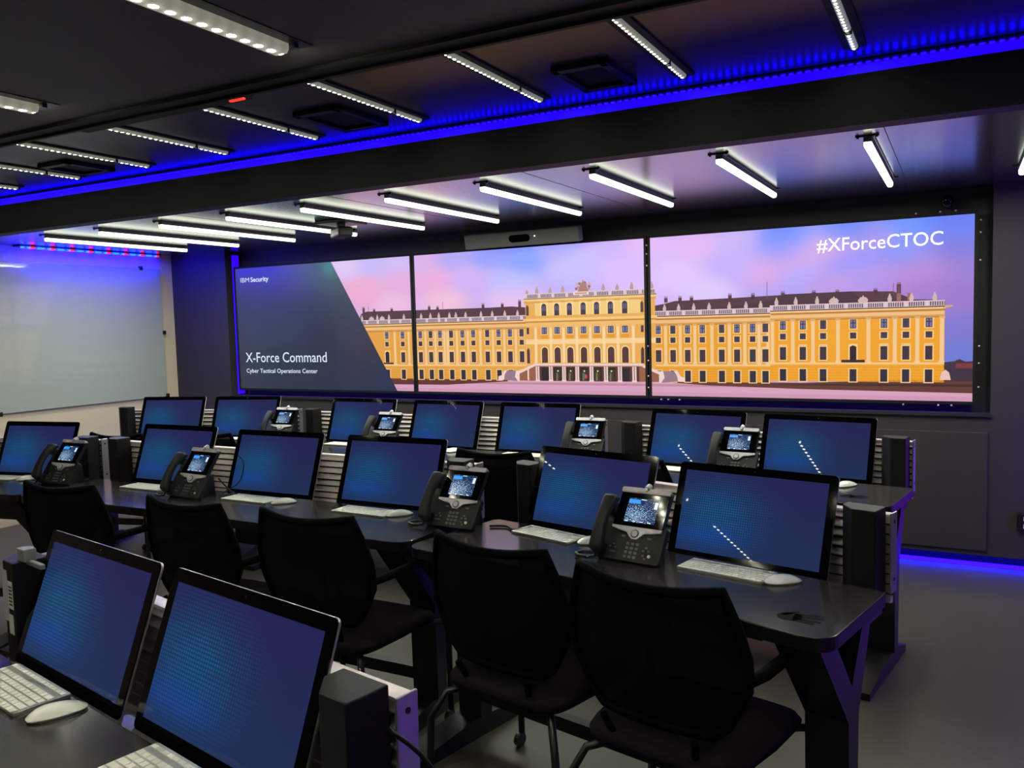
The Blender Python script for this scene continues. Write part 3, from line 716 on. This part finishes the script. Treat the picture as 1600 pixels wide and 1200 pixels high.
# ---------------------------------------------------------------- monitors
TILT = Matrix.Rotation(R(-20.06), 4, 'X')
def make_monitor():
    r_ = empty('desktop_monitor')
    g = MB().prism(rrect(-.264, .264, -.018, .302, .012), 0, .003, 'y', TILT); g.build('front_glass', 'black_gloss', r_)
    MB().box(-.238, .238, -.0006, .0, .010, .276, TILT).build('screen', 'wallpaper', r_)
    ring = rrect(-.2645, .2645, -.0745, .3025, .012)
    h = MB(); n = len(ring); lv = [(1.0, .003), (1.0, .008), (.93, .014), (.70, .032), (.35, .044), (.1, .046)]
    vs = []
    for s_, d_ in lv:
        for p in ring: vs.append((p[0] * s_, d_, (p[1] - .12) * s_ + .12))
    fs = [(i * n + k, i * n + (k + 1) % n, (i + 1) * n + (k + 1) % n, (i + 1) * n + k) for i in range(len(lv) - 1) for k in range(n)]
    fs.append(tuple((len(lv) - 1) * n + k for k in range(n))); fs.append(tuple(range(n))[::-1])
    h.add(vs, fs, True, TILT); h.build('rear_shell', 'aluminium', r_)
    MB().prism(rrect(-.264, .264, -.074, -.0185, .01), .0, .0032, 'y', TILT).build('chin', 'aluminium', r_)
    MB().ball((0, -.0012, .289), .0028, TILT, 8, 6, (1, .4, 1)).build('webcam', 'phone_key', r_)
    MB().box(-.05, .05, .06, .085, .06, .15).box(-.02, .02, .085, .092, .06, .15).build('wall_mount', 'black_plastic', r_)
    return r_
MONS = {'R2M1': (-4.545, 2.752, 10.528), 'R1M1': (-5.16, 4.171, 15.091), 'R1M2': (-4.566, 4.326, 15.027), 'R2M2': (-3.574, 2.867, 1.419),
        'R2M3': (-2.849, 2.839, 1.557), 'R2M4': (-2.175, 2.843, 0.498), 'R1M3': (-3.555, 4.372, 1.625), 'R1M4': (-2.879, 4.362, -1.212),
        'R1M5': (-2.22, 4.358, 0.881), 'R2M5': (-1.215, 2.762, -12.702), 'R1M6': (-1.227, 4.2, -8.212), 'R2M6': (-0.594, 2.589, -11.538),
        'R1M7': (-0.607, 4.095, -7.551), 'R3M1': (-1.758, 1.107, -10.647), 'R3M2': (-1.19, 1.003, -11.141)}
SEAT = {'R1M1': 'leftmost of the back row', 'R1M2': 'second from the left in the back row', 'R1M3': 'third from the left in the back row',
        'R1M4': 'fourth from the left in the back row', 'R1M5': 'fifth from the left in the back row', 'R1M6': 'sixth from the left in the back row', 'R1M7': 'rightmost in the back row',
        'R2M1': 'leftmost of the middle row', 'R2M2': 'second from the left in the middle row', 'R2M3': 'third from the left in the middle row',
        'R2M4': 'fourth from the left in the middle row', 'R2M5': 'fifth from the left in the middle row', 'R2M6': 'rightmost in the middle row',
        'R3M1': 'left one of the two in the front row', 'R3M2': 'right one of the two in the front row'}
ROWN = {'1': 'back', '2': 'middle', '3': 'front'}
proto = make_monitor(); first = True
for k_, (x, y, a) in MONS.items():
    o = proto if first else copy_tree(proto); first = False
    o.location = (x, y, .74); o.rotation_euler = (0, 0, R(a))
    tag(o, 'black framed monitor with dotted blue screen, ' + SEAT[k_], 'monitor', 'monitors on the %s row of desks' % ROWN[k_[1]])

# ---------------------------------------------------------------- keyboards and mice
def make_keyboard():
    r_ = empty('keyboard')
    MB().prism(rrect(-.1395, .1395, -.0575, .0575, .008), 0.0, .006, 'z').build('case', 'aluminium', r_)
    k = MB()
    rows = [[1] * 14, [1] * 13 + [1.5], [1.5] + [1] * 13, [1.75] + [1] * 11 + [1.75], [2.25] + [1] * 10 + [2.25], [1, 1, 1, 1.25, 5.5, 1.25, 1, 1, 1, 1]]
    for j, rw in enumerate(rows):
        tot = sum(rw); x = -.1345; u = .269 / tot; hh = .0155 if j else .012
        zc = .0500 - (0 if j == 0 else .006) - j * .0178
        for wd in rw:
            k.box(x + .0012, x + wd * u - .0012, zc - hh + .001, zc - .001, .006, .0085); x += wd * u
    k.build('keys', 'white_key', r_)
    return r_
def make_mouse():
    r_ = empty('mouse')
    def top(u, v):
        a = 2 * PI * u; rr = v
        ex = abs(math.cos(a)) ** .75 * (1 if math.cos(a) >= 0 else -1); ey = abs(math.sin(a)) ** .75 * (1 if math.sin(a) >= 0 else -1)
        x, y = .0285 * ex * rr, .0565 * ey * rr
        return (x, y, .004 + .0185 * (1 - rr ** 2.6) * (1 - .25 * (ey * rr)) + .001)
    MB().grid(top, 32, 10).build('shell', 'mouse_white', r_)
    MB().prism([(.027 * math.cos(2 * PI * k / 28), .054 * math.sin(2 * PI * k / 28)) for k in range(28)], 0, .005, 'z').build('base', 'aluminium', r_)
    return r_
KB = {'R3M1': (-.035, -.085, 0), 'R3M2': (.02, -.085, 0), 'R2M6': (.0, -.113, 0), 'R2M5': (-.06, -.12, -3), 'R2M4': (.0, -.135, -1), 'R2M3': (.02, -.125, -2), 'R2M2': (.02, -.135, 0), 'R2M1': (-.08, -.13, 0)}
MS = {'R3M1': (.165, -.083, -14), 'R3M2': (.22, -.085, -10), 'R2M6': (.178, -.118, -40), 'R2M5': (.125, -.11, -30), 'R2M4': (.172, -.13, -38), 'R2M3': (.215, -.13, -38), 'R2M2': (.21, -.13, -30), 'R2M1': (.12, -.13, -20)}
kb, ms_ = make_keyboard(), make_mouse(); first = True
for k_, (x, y, a) in MONS.items():
    e = Vector((math.cos(R(a)), math.sin(R(a)), 0)); n_ = Vector((-math.sin(R(a)), math.cos(R(a)), 0))
    for src, D, dflt, nm in ((kb, KB, (0, -.13, 0), 'keyboard'), (ms_, MS, (.185, -.13, -25), 'mouse')):
        s_, t_, ry = D.get(k_, dflt)
        o = src if first else copy_tree(src)
        o.location = Vector((x, y, .7405)) + e * s_ + n_ * t_; o.rotation_euler = (0, 0, R(a + ry))
        tag(o, ('white keyboard of the monitor '  if nm == 'keyboard' else 'white mouse of the monitor ') + SEAT[k_], nm, ('keyboards' if nm == 'keyboard' else 'mice') + ' on the %s row of desks' % ROWN[k_[1]])
    first = False

# ---------------------------------------------------------------- desks
def make_desk(key, ox, oy, yaw, s0, s1, label, back=lambda s: -.03, bump=.05, emblem=None, rot=0.0):
    RT = Matrix.Translation((s1, 0, 0)) @ Matrix.Rotation(R(rot), 4, 'Z') @ Matrix.Translation((-s1, 0, 0))
    r_ = empty('desk', (ox, oy, 0), R(yaw)); tag(r_, label, 'desk', 'curved rows of desks')
    L = s1 - s0; mid = (s0 + s1) / 2
    front = lambda s: -.482 + bump * max(0, 1 - ((s - mid) / (L * .42)) ** 2)
    pts = []; n = 16; rad = .06
    for k in range(n + 1):
        s = s0 + rad + (L - 2 * rad) * k / n; pts.append((s, front(s)))
    for k in range(1, 7): a = R(-90 + 15 * k); pts.append((s1 - rad + rad * math.cos(a), front(s1 - rad) + rad + rad * math.sin(a)))
    pts += [(s1, back(s1) - .025), (s1 - .007, back(s1) - .007), (s1 - .025, back(s1)), (s0 + .02, back(s0)), (s0, back(s0) - .02)]
    for k in range(0, 6): a = R(180 + 15 * k); pts.append((s0 + rad + rad * math.cos(a), front(s0 + rad) + rad + rad * math.sin(a)))
    top = MB().prism(pts, .703, .74, 'z').build('tabletop', 'desk_black', r_)
    top.data.materials.append(MATS['desk_edge'])
    for p in top.data.polygons: p.material_index = 0 if p.normal.z > .5 else 1
    bv = top.modifiers.new('bevel', 'BEVEL'); bv.width = .003; bv.segments = 2; bv.limit_method = 'ANGLE'; bv.angle_limit = R(40)
    Y = [(-.47, .703), (-.375, .703), (-.245, .54), (-.150, .703), (-.085, .703), (-.190, .45), (-.205, .07), (-.265, .07), (-.270, .45)]
    Yc = [Y[0], Y[1], Y[2], Y[7], Y[8]]; Yd = [Y[2], Y[3], Y[4], Y[5], Y[6], Y[7]]
    for a_, b_ in ((s0 + .03, s0 + .14), (s1 - .14, s1 - .025)):
        l = MB().prism(Y, a_, b_, 'x').build('leg', 'steel_black', r_)
        c_ = (a_ + b_) / 2
        fp = [(-.63, 0), (-.02, 0), (-.02, .028), (-.17, .07), (-.30, .075), (-.63, .028)]
        MB().prism(fp, c_ - .05, c_ + .05, 'x').build('foot', 'steel_black', r_)
    MB().box(s0 + .10, s1 - .10, -.255, -.215, .130, .178).build('stretcher', 'steel_black', r_)
    MB().box(s0 + .10, s1 - .10, -.20, -.15, .655, .703).build('beam', 'steel_black', r_)
    # slatted rail behind the tabletop
    a0, a1 = s0 + .036, s1 - .036
    MB().box(a0, a1, .118, .132, (.20 if key == 'R1B' else .66), .925, RT).build('rail_back', 'slat_dark', r_)  # long back desk: panel lengthened downward to hide the blue floor strip
    sl = MB()
    for k in range(9):
        z = .918 - k * .0295
        sl.prism([(.098, z - .0175), (.118, z - .0195), (.118, z + .001), (.110, z + .001), (.098, z - .014)], a0, a1, 'x', RT)
    sl.box(a0, a1, .098, .132, .919, .926, RT)
    sl.build('slats', 'slat_alu', r_)
    for s_, q in ((a0, -1), (a1, 1)):
        p = MB().box(min(s_, s_ + q * .006), max(s_, s_ + q * .006), .088, .134, .695, .932, RT, bev=.002).build('end_plate', 'aluminium', r_)
        for z in (.905, .735): MB().disc((s_ + (q * .006 if q > 0 else -.0075), .111, z), .0055, .0015, 'x', seg=12, T=RT).build('bolt', 'black_plastic', p)
    MB().box(mid - .3, mid + .3, .095, .135, .45, .60, RT).build('rail_bracket', 'steel_black', r_)
    for s_ in (s0 + .1, s1 - .1): MB().box(s_ - .03, s_ + .03, -.16, .16, .61, .66).build('rail_arm', 'steel_black', r_)
    if emblem:
        k = MB(); T = Matrix.Translation((emblem[0], emblem[1], .7402)) @ Matrix.Rotation(R(emblem[2]), 4, 'Z')
        k.prism([(.032 * math.cos(2 * PI * i / 20) - .02, .030 * math.sin(2 * PI * i / 20)) for i in range(20)], 0, .0004, 'z', T)
        for i, (dy, ln, an) in enumerate(((.022, .050, 14), (.008, .062, 5), (-.008, .058, -4), (-.022, .046, -12))):
            k.prism(rrect(-.012, ln, -.006, .006, .0058, 3), 0, .0004, 'z', T @ Matrix.Translation((0, dy, 0)) @ Matrix.Rotation(R(an), 4, 'Z'))
        k.prism(rrect(-.03, .022, -.006, .006, .0058, 3), 0, .0004, 'z', T @ Matrix.Translation((-.02, .028, 0)) @ Matrix.Rotation(R(48), 4, 'Z'))
        k.build('hand_emblem', 'emblem', r_, 'dark hand-shaped emblem')
    return r_
def make_box():
    r_ = empty('equipment_box')
    P_ = [(-.055, .086), (-.055, .045), (-.01, .0), (.055, .0), (.055, .086)]
    b_ = MB().prism(P_, .66, .952, 'z').build('case', 'box_black', r_)
    bv = b_.modifiers.new('bevel', 'BEVEL'); bv.width = .003; bv.segments = 2
    MB().box(-.03, .04, .086, .100, .70, .90).build('mounting_plate', 'black_plastic', r_)
    return r_
DESKS = [('R1A', -4.566, 4.326, 15, -1.06, .445, 'black desk at the left end of the back row', None),
         ('R1B', -2.22, 4.358, .3, -1.80, .45, 'long black desk in the middle of the back row', None),
         ('R1C', -.607, 4.095, -9, -1.06, .45, 'black desk at the right end of the back row, purple lit end', (.27, -.335, 10)),
         ('R2A', -4.545, 2.752, 10.5, -1.06, .45, 'black desk at the left end of the middle row', None),
         ('R2B', -2.175, 2.843, 0, -1.86, .45, 'long black desk in the middle of the middle row', None),
         ('R2C', -.594, 2.589, -12.1, -1.035, .442, 'black desk at the right end of the middle row', (.322, -.368, 10)),
         ('R3C', -1.19, 1.003, -10.9, -1.03, .445, 'black desk of the front row at the lower left', None)]
bx = make_box(); first = True
BOXL = {'R1A': ('beside the leftmost back row monitor', 'at the right end of the left back desk'), 'R1B': ('left of the third back row monitor', 'behind the third phone of the back row'),
        'R1C': ('left of the sixth back row monitor', 'on the right end of the back row, purple lit'), 'R2A': (None, 'right of the leftmost middle row monitor'),
        'R2B': ('left of the second middle row monitor', 'behind the third middle row phone'), 'R2C': ('left of the fifth middle row monitor', 'on the right end of the middle row'),
        'R3C': ('with white stickers at the left photo edge', 'right of the two front row monitors')}
for key, ox, oy, yaw, s0, s1, lab, emb in DESKS:
    bk = (lambda s: -.03) if key != 'R2C' else (lambda s: -.03 + max(0, min(1, (.1 - s) / .7)) * .038)
    rot = {'R2C': -3.4, 'R3C': -.3}.get(key, 0)
    make_desk(key, ox, oy, yaw, s0, s1, lab, bk, .05 if key.startswith('R2C') else .035, emb, rot)
    for side, q in ((0, -1), (1, 1)):
        if BOXL[key][side] is None: continue
        sc_ = s0 + (.105 if key == 'R3C' else .055) if side == 0 else s1 - .10
        o = bx if first else copy_tree(bx); first = False
        e = Vector((math.cos(R(yaw)), math.sin(R(yaw)), 0)); n_ = Vector((-math.sin(R(yaw)), math.cos(R(yaw)), 0))
        o.location = Vector((ox, oy, 0)) + e * sc_ + n_ * ((s1 - sc_) * math.sin(R(-rot)) + .001); o.rotation_euler = (0, 0, R(yaw + rot))
        tag(o, 'black equipment box ' + BOXL[key][side], 'equipment box', 'equipment boxes on the desk rails')
        if key == 'R3C' and side == 0:
            MB().box(.018, .046, -.0012, -.0004, .835, .905).build('sticker', 'sticker', o)
            k = MB()
            for i in range(6): k.box(.022, .042, -.0016, -.0012, .844 + i * .009, .848 + i * .009)
            k.build('printed_lines', 'ink', o)
            MB().box(.012, .040, -.0012, -.0004, .77, .82).build('sticker', 'sticker', o)
            MB().box(-.016, .016, -.0014, -.0004, .80, .93).build('port_panel', 'phone_silver', o)
            MB().box(.030, .075, .02, .05, .9535, .985, bev=.003).build('connector', 'lamp_grey', o)
            MB().box(.0556, .145, .03, .042, .945, .957, bev=.002).build('bracket', 'lamp_grey', o)

# ---------------------------------------------------------------- desk phones
def make_phone():
    r_ = empty('desk_phone')
    ang = R(54.5); a = Vector((0, math.cos(ang), math.sin(ang))); n_ = Vector((0, -math.sin(ang), math.cos(ang)))
    F = Matrix.Identity(4)
    for i in range(3): F[i][0] = (1, 0, 0)[i]; F[i][1] = a[i]; F[i][2] = n_[i]
    F = Matrix.Translation((0, 0, .012)) @ F
    b_ = MB().prism(rrect(-.112, .112, .0, .125, .008), -.022, .0, 'z', F)
    b_.build('body', 'phone_grey', r_)
    MB().prism(rrect(-.078, .098, .105, .246, .006), -.014, .004, 'z', F).build('display_housing', 'black_plastic', r_)
    MB().prism(rrect(-.077, .097, .113, .229, .003), .004, .0056, 'z', F).build('display_glass', 'black_gloss', r_)
    MB().prism(rrect(-.078, .098, .229, .247, .006), -.006, .011, 'z', F).build('top_trim', 'phone_silver', r_)
    s_ = MB().prism([(-.078, .113), (-.078, .106), (-.05, .098), (-.022, .094), (-.010, .082), (.0, .073), (.020, .073), (.030, .082), (.042, .094), (.07, .098), (.098, .104), (.098, .113)], .0, .007, 'z', F)
    s_.build('lower_trim', 'phone_silver', r_)
    MB().disc((.010, .090, .007), .014, .0015, T=F).build('button_ring', 'phone_key', r_)
    MB().disc((.010, .090, .0085), .0105, .002, T=F).build('navigation_button', 'phone_silver', r_)
    class KK:
        def prism(s_, *q): MB().prism(*q).build('key', 'key_grey', r_)
    k = KK()
    for j in range(4):
        for i in range(3): k.prism(rrect(-.012 + i * .0165, -.001 + i * .0165, .010 + j * .0145, .018 + j * .0145, .002, 2), 0, .0028, 'z', F)
    for x, y in ((-.055, .050), (-.066, .040), (-.046, .040), (.060, .050), (.052, .040), (.070, .040), (.054, .024), (.062, .015)):
        k.prism(rrect(x - .004, x + .004, y - .003, y + .003, .002, 2), 0, .0028, 'z', F)
    k.prism(rrect(-.066, -.042, .023, .028, .002, 2), 0, .0026, 'z', F)
    for x in (-.03, .062): k.prism(rrect(x - .007, x + .007, .078, .084, .002, 2), 0, .0024, 'z', F)
    MB().disc((.076, .024, 0), .0055, .003, T=F).build('lit_key', 'sticker', r_, 'white round key')
    sc = MB().box(-.044, .066, .128, .212, .0056, .0062, F).build('screen', 'phone_map', r_)
    MB().box(-.043, -.002, .193, .207, .0062, .0065, F).build('blue_label', 'phone_blue', sc)
    w_ = MB(); w_.box(.051, .062, .180, .203, .0062, .0066, F)
    for i in range(4): w_.box(-.040 + i * .027, -.028 + i * .027, .130, .133, .0062, .0066, F)
    w_.box(.0, .018, .207, .2095, .0062, .0066, F)
    w_.build('white_labels', 'phone_white', sc)
    # handset: an arc with two thick ends, standing proud of the body
    def hs(u, v):
        y = .002 + .205 * v
        w_ = .0225 + .003 * math.cos(2 * PI * v); arch = .030 + .026 * math.sin(PI * v) ** .8
        th = .013 + .011 * (abs(2 * v - 1) ** 2.5)
        end = min(1, v / .05, (1 - v) / .05) ** .5 if 0 < v < 1 else 0.0
        a_ = 2 * PI * u; cx = abs(math.cos(a_)) ** .6 * (1 if math.cos(a_) >= 0 else -1); cz = abs(math.sin(a_)) ** .6 * (1 if math.sin(a_) >= 0 else -1)
        return (-.0935 + w_ * cx * (.3 + .7 * end), y, arch + th * cz * end - th * .2)
    MB().grid(hs, 20, 24, F).build('handset', 'phone_grey', r_)
    MB().box(-.110, -.078, .012, .045, -.002, .018, F, bev=.004).build('cradle', 'phone_key', r_)
    MB().box(-.110, -.078, .15, .185, -.002, .020, F, bev=.004).box(-.112, -.076, .12, .19, -.02, 0, F, bev=.003).build('cradle', 'phone_key', r_)
    c_ = MB().tube([(.012, .240, .010), (.012, .240, .020)], .006, 12, F)
    c_.build('camera_neck', 'phone_silver', r_)
    T = F @ Matrix.Translation((.012, .252, .006)) @ Matrix.Rotation(R(54.5 - 90), 4, 'X')
    MB().tube([(0, -.012, 0), (0, .010, 0)], .010, 16, T).build('webcam', 'phone_silver', r_)
    MB().disc((0, -.0135, 0), .0075, .0015, 'y', T).build('webcam_lens', 'black_gloss', r_)
    MB().prism([(.03, .0), (.135, .0), (.125, .09), (.100, .115), (.078, .09)], -.05, .07, 'x').build('stand', 'phone_key', r_)
    # coiled cord from handset foot to body
    P0 = [(-.098, .000, .045), (-.105, -.015, .014), (-.13, -.025, .010), (-.165, -.018, .010), (-.185, .002, .010), (-.175, .028, .010), (-.14, .040, .010), (-.105, .045, .012)]
    pts = []
    n = 220
    V_ = [Vector(p) for p in P0]
    for i in range(n + 1):
        t_ = i / n * (len(V_) - 1); k0 = min(int(t_), len(V_) - 2); f = t_ - k0
        pts.append(V_[k0].lerp(V_[k0 + 1], f))
    out = []
    for i, p in enumerate(pts):
        d = (pts[min(i + 3, n)] - pts[max(i - 3, 0)]).normalized(); s1_ = d.cross(Vector((0, 0, 1)))
        s1_ = s1_.normalized() if s1_.length > .05 else Vector((1, 0, 0)); s2_ = s1_.cross(d)
        th = i * 2 * PI / 5.0; am = .0045 * min(1, i / 20, (n - i) / 20)
        out.append(p + (s1_ * math.cos(th) + s2_ * math.sin(th)) * am)
    MB().tube(out, .0022, 5).build('coiled_cord', 'cable', r_)
    return r_
PH = [(-.922, 2.427, -8.6, 'grey desk phone on the middle row between the two right monitors'),
      (-1.690, 2.585, -3.5, 'grey desk phone on the middle row beside the gap between two desks'),
      (-3.150, 2.600, -3, 'grey desk phone on the middle row left of its third monitor'),
      (-4.095, 2.585, 2, 'grey desk phone at the left end of the middle row'),
      (-4.15, 4.222, 4, 'grey desk phone on the back row right of its second monitor'),
      (-3.22, 4.160, 0, 'grey desk phone on the back row right of its third monitor'),
      (-1.85, 4.212, 2, 'grey desk phone on the back row right of its fifth monitor'),
      (-.972, 4.015, -5, 'grey desk phone on the back row left of its rightmost monitor')]
ph = make_phone()
for i, (x, y, a, lb) in enumerate(PH):
    o = ph if i == 0 else copy_tree(ph)
    o.location = (x, y, .7402); o.rotation_euler = (0, 0, R(a)); tag(o, lb, 'phone', 'desk phones on the %s row' % ('middle' if i < 4 else 'back'))

# ---------------------------------------------------------------- loose cables behind phones
def cable(pts, r, lb):
    V_ = [Vector(p) for p in pts]; out = []
    for i in range(len(V_) - 1):
        p0, p1, p2, p3 = V_[max(i - 1, 0)], V_[i], V_[i + 1], V_[min(i + 2, len(V_) - 1)]
        for k in range(8):
            t_ = k / 8
            out.append(.5 * ((2 * p1) + (-p0 + p2) * t_ + (2 * p0 - 5 * p1 + 4 * p2 - p3) * t_ ** 2 + (-p0 + 3 * p1 - 3 * p2 + p3) * t_ ** 3))
    out.append(V_[-1])
    tag(MB().tube(out, r, 6).build('cable', 'cable'), lb, 'cable')
cable([(-3.02, 2.72, .752), (-2.98, 2.79, .80), (-3.02, 2.86, .87), (-3.10, 2.90, .90), (-3.12, 2.93, .86)], .003, 'thin black cable looping behind the phone left of the third middle monitor')
cable([(-3.02, 2.70, .746), (-2.99, 2.76, .748), (-3.06, 2.80, .752), (-3.14, 2.81, .80)], .004, 'short black cable lying behind the phone on the long middle desk')
cable([(-1.56, 2.68, .746), (-1.50, 2.70, .746), (-1.44, 2.66, .746), (-1.40, 2.72, .745)], .005, 'black cable end beside the phone near the desk gap')
cable([(-.76, .98, .90), (-.70, 1.03, .80), (-.66, 1.10, .5), (-.62, 1.2, .2), (-.58, 1.3, .006)], .004, 'black cable hanging from the rail end of the front desk')

# ---------------------------------------------------------------- chairs
def make_chair():
    r_ = empty('chair')
    seat = MB()
    def st(u, v):
        a = 2 * PI * u; e_ = .30
        cx = abs(math.cos(a)) ** e_ * (1 if math.cos(a) >= 0 else -1); cy = abs(math.sin(a)) ** e_ * (1 if math.sin(a) >= 0 else -1)
        prof = [(0.0, .455), (.6, .458), (.85, .455), (.95, .447), (1.0, .430), (.985, .412), (.93, .402), (.5, .400), (0.0, .400)]
        q = v * (len(prof) - 1); k = min(int(q), len(prof) - 2); f = q - k
        rr = prof[k][0] * (1 - f) + prof[k + 1][0] * f; z = prof[k][1] * (1 - f) + prof[k + 1][1] * f
        wd = .235 - .022 * (cy * rr < 0) * abs(cy * rr)
        y = .235 * cy * rr
        return (wd * cx * rr, y, z - .02 * max(0, y - .12) / .1 * (1 if y > .12 else 0))
    seat.grid(st, 40, 16).build('seat', 'fabric', r_)
    HW = [(0, .155), (.08, .190), (.35, .242), (.55, .248), (.75, .232), (.93, .208), (1, .200)]
    def hw(v):
        for (a_, p), (b_, q) in zip(HW, HW[1:]):
            if v <= b_: return p + (q - p) * (v - a_) / (b_ - a_)
        return HW[-1][1]
    def bp(u, v, d=0.0, sc=1.0):      # u -1..1
        x = u * hw(v) * sc; z = .505 + .375 * v
        y = -.215 - .055 * v + .26 * x * x / .25 * 0.9 - .012 * math.sin(PI * v)
        if v > .98: z -= .018 * (1 - (abs(u)) ** 2)
        return (x, y + d, z)
    MB().grid(lambda u, v: bp(2 * u - 1, .01 + .98 * v, -.002, .99), 24, 24).build('mesh_back', 'chair_mesh', r_)
    fr = MB()
    path = [bp(-1, v / 14) for v in range(15)] + [bp(-1 + 2 * k / 14, 1.0) for k in range(1, 14)] + [bp(1, 1 - v / 14) for v in range(15)] + [bp(1 - 2 * k / 10, 0) for k in range(1, 10)]
    path.append(path[0]); path.append(path[1])
    fr.tube(path, .013, 8, cap=False)
    fr.build('back_frame', 'chair_frame', r_)
    for q in (-1, 1):
        MB().tube([(q * .243, -.205, .66), (q * .262, -.14, .668), (q * .262, .05, .664), (q * .262, .10, .655)], [.012, .016, .016, .013], 8).build('armrest', 'chair_frame', r_)
        MB().tube([(q * .262, .09, .655), (q * .262, .20, .56), (q * .262, .225, .42), (q * .262, .228, .04)], .0115, 10).build('leg', 'steel_black', r_)
        MB().tube([(q * .10, -.10, .40), (q * .20, -.22, .38), (q * .235, -.255, .30), (q * .240, -.27, .04)], .0115, 10).build('leg', 'steel_black', r_)
        MB().tube([(q * .12, .12, .392), (q * .262, .224, .392)], .011, 8).build('seat_support', 'steel_black', r_)
        for y in (.228, -.27):
            x = q * (.262 if y > 0 else .240)
            MB().disc((x - .010, y - .012, .024), .024, .020, 'x').build('castor', 'black_plastic', r_)
    MB().tube([(-.13, -.24, .50), (-.11, -.20, .415), (-.10, .15, .393), (.10, .15, .393), (.11, -.20, .415), (.13, -.24, .50)], .010, 8).build('under_frame', 'chair_frame', r_)
    return r_
CH = [(-.624, 2.137, -11.5, 'black mesh chair at the right end of the middle row'), (-1.15, 2.267, -10, 'black mesh chair pushed in before the fifth middle row monitor'),
      (-1.955, 2.35, 0, 'black mesh chair before the fourth middle row monitor'), (-2.53, 2.335, -3, 'black mesh chair before the phone on the long middle desk'),
      (-3.36, 2.37, 5, 'black mesh chair at the left, before the second middle row monitor'),
      (-2.02, 3.76, 0, 'black mesh chair of the back row showing between two middle row monitors'), (-4.68, 3.60, 8, 'leftmost black mesh chair of the back row'),
      (-4.115, 3.80, 6, 'black mesh chair of the back row, second from the left'), (-1.325, 3.75, -6, 'rightmost black mesh chair of the back row')]
ch = make_chair()
for i, (x, y, a, lb) in enumerate(CH):
    o = ch if i == 0 else copy_tree(ch)
    o.location = (x, y, 0); o.rotation_euler = (0, 0, R(a)); tag(o, lb, 'chair', 'mesh chairs at the desks')
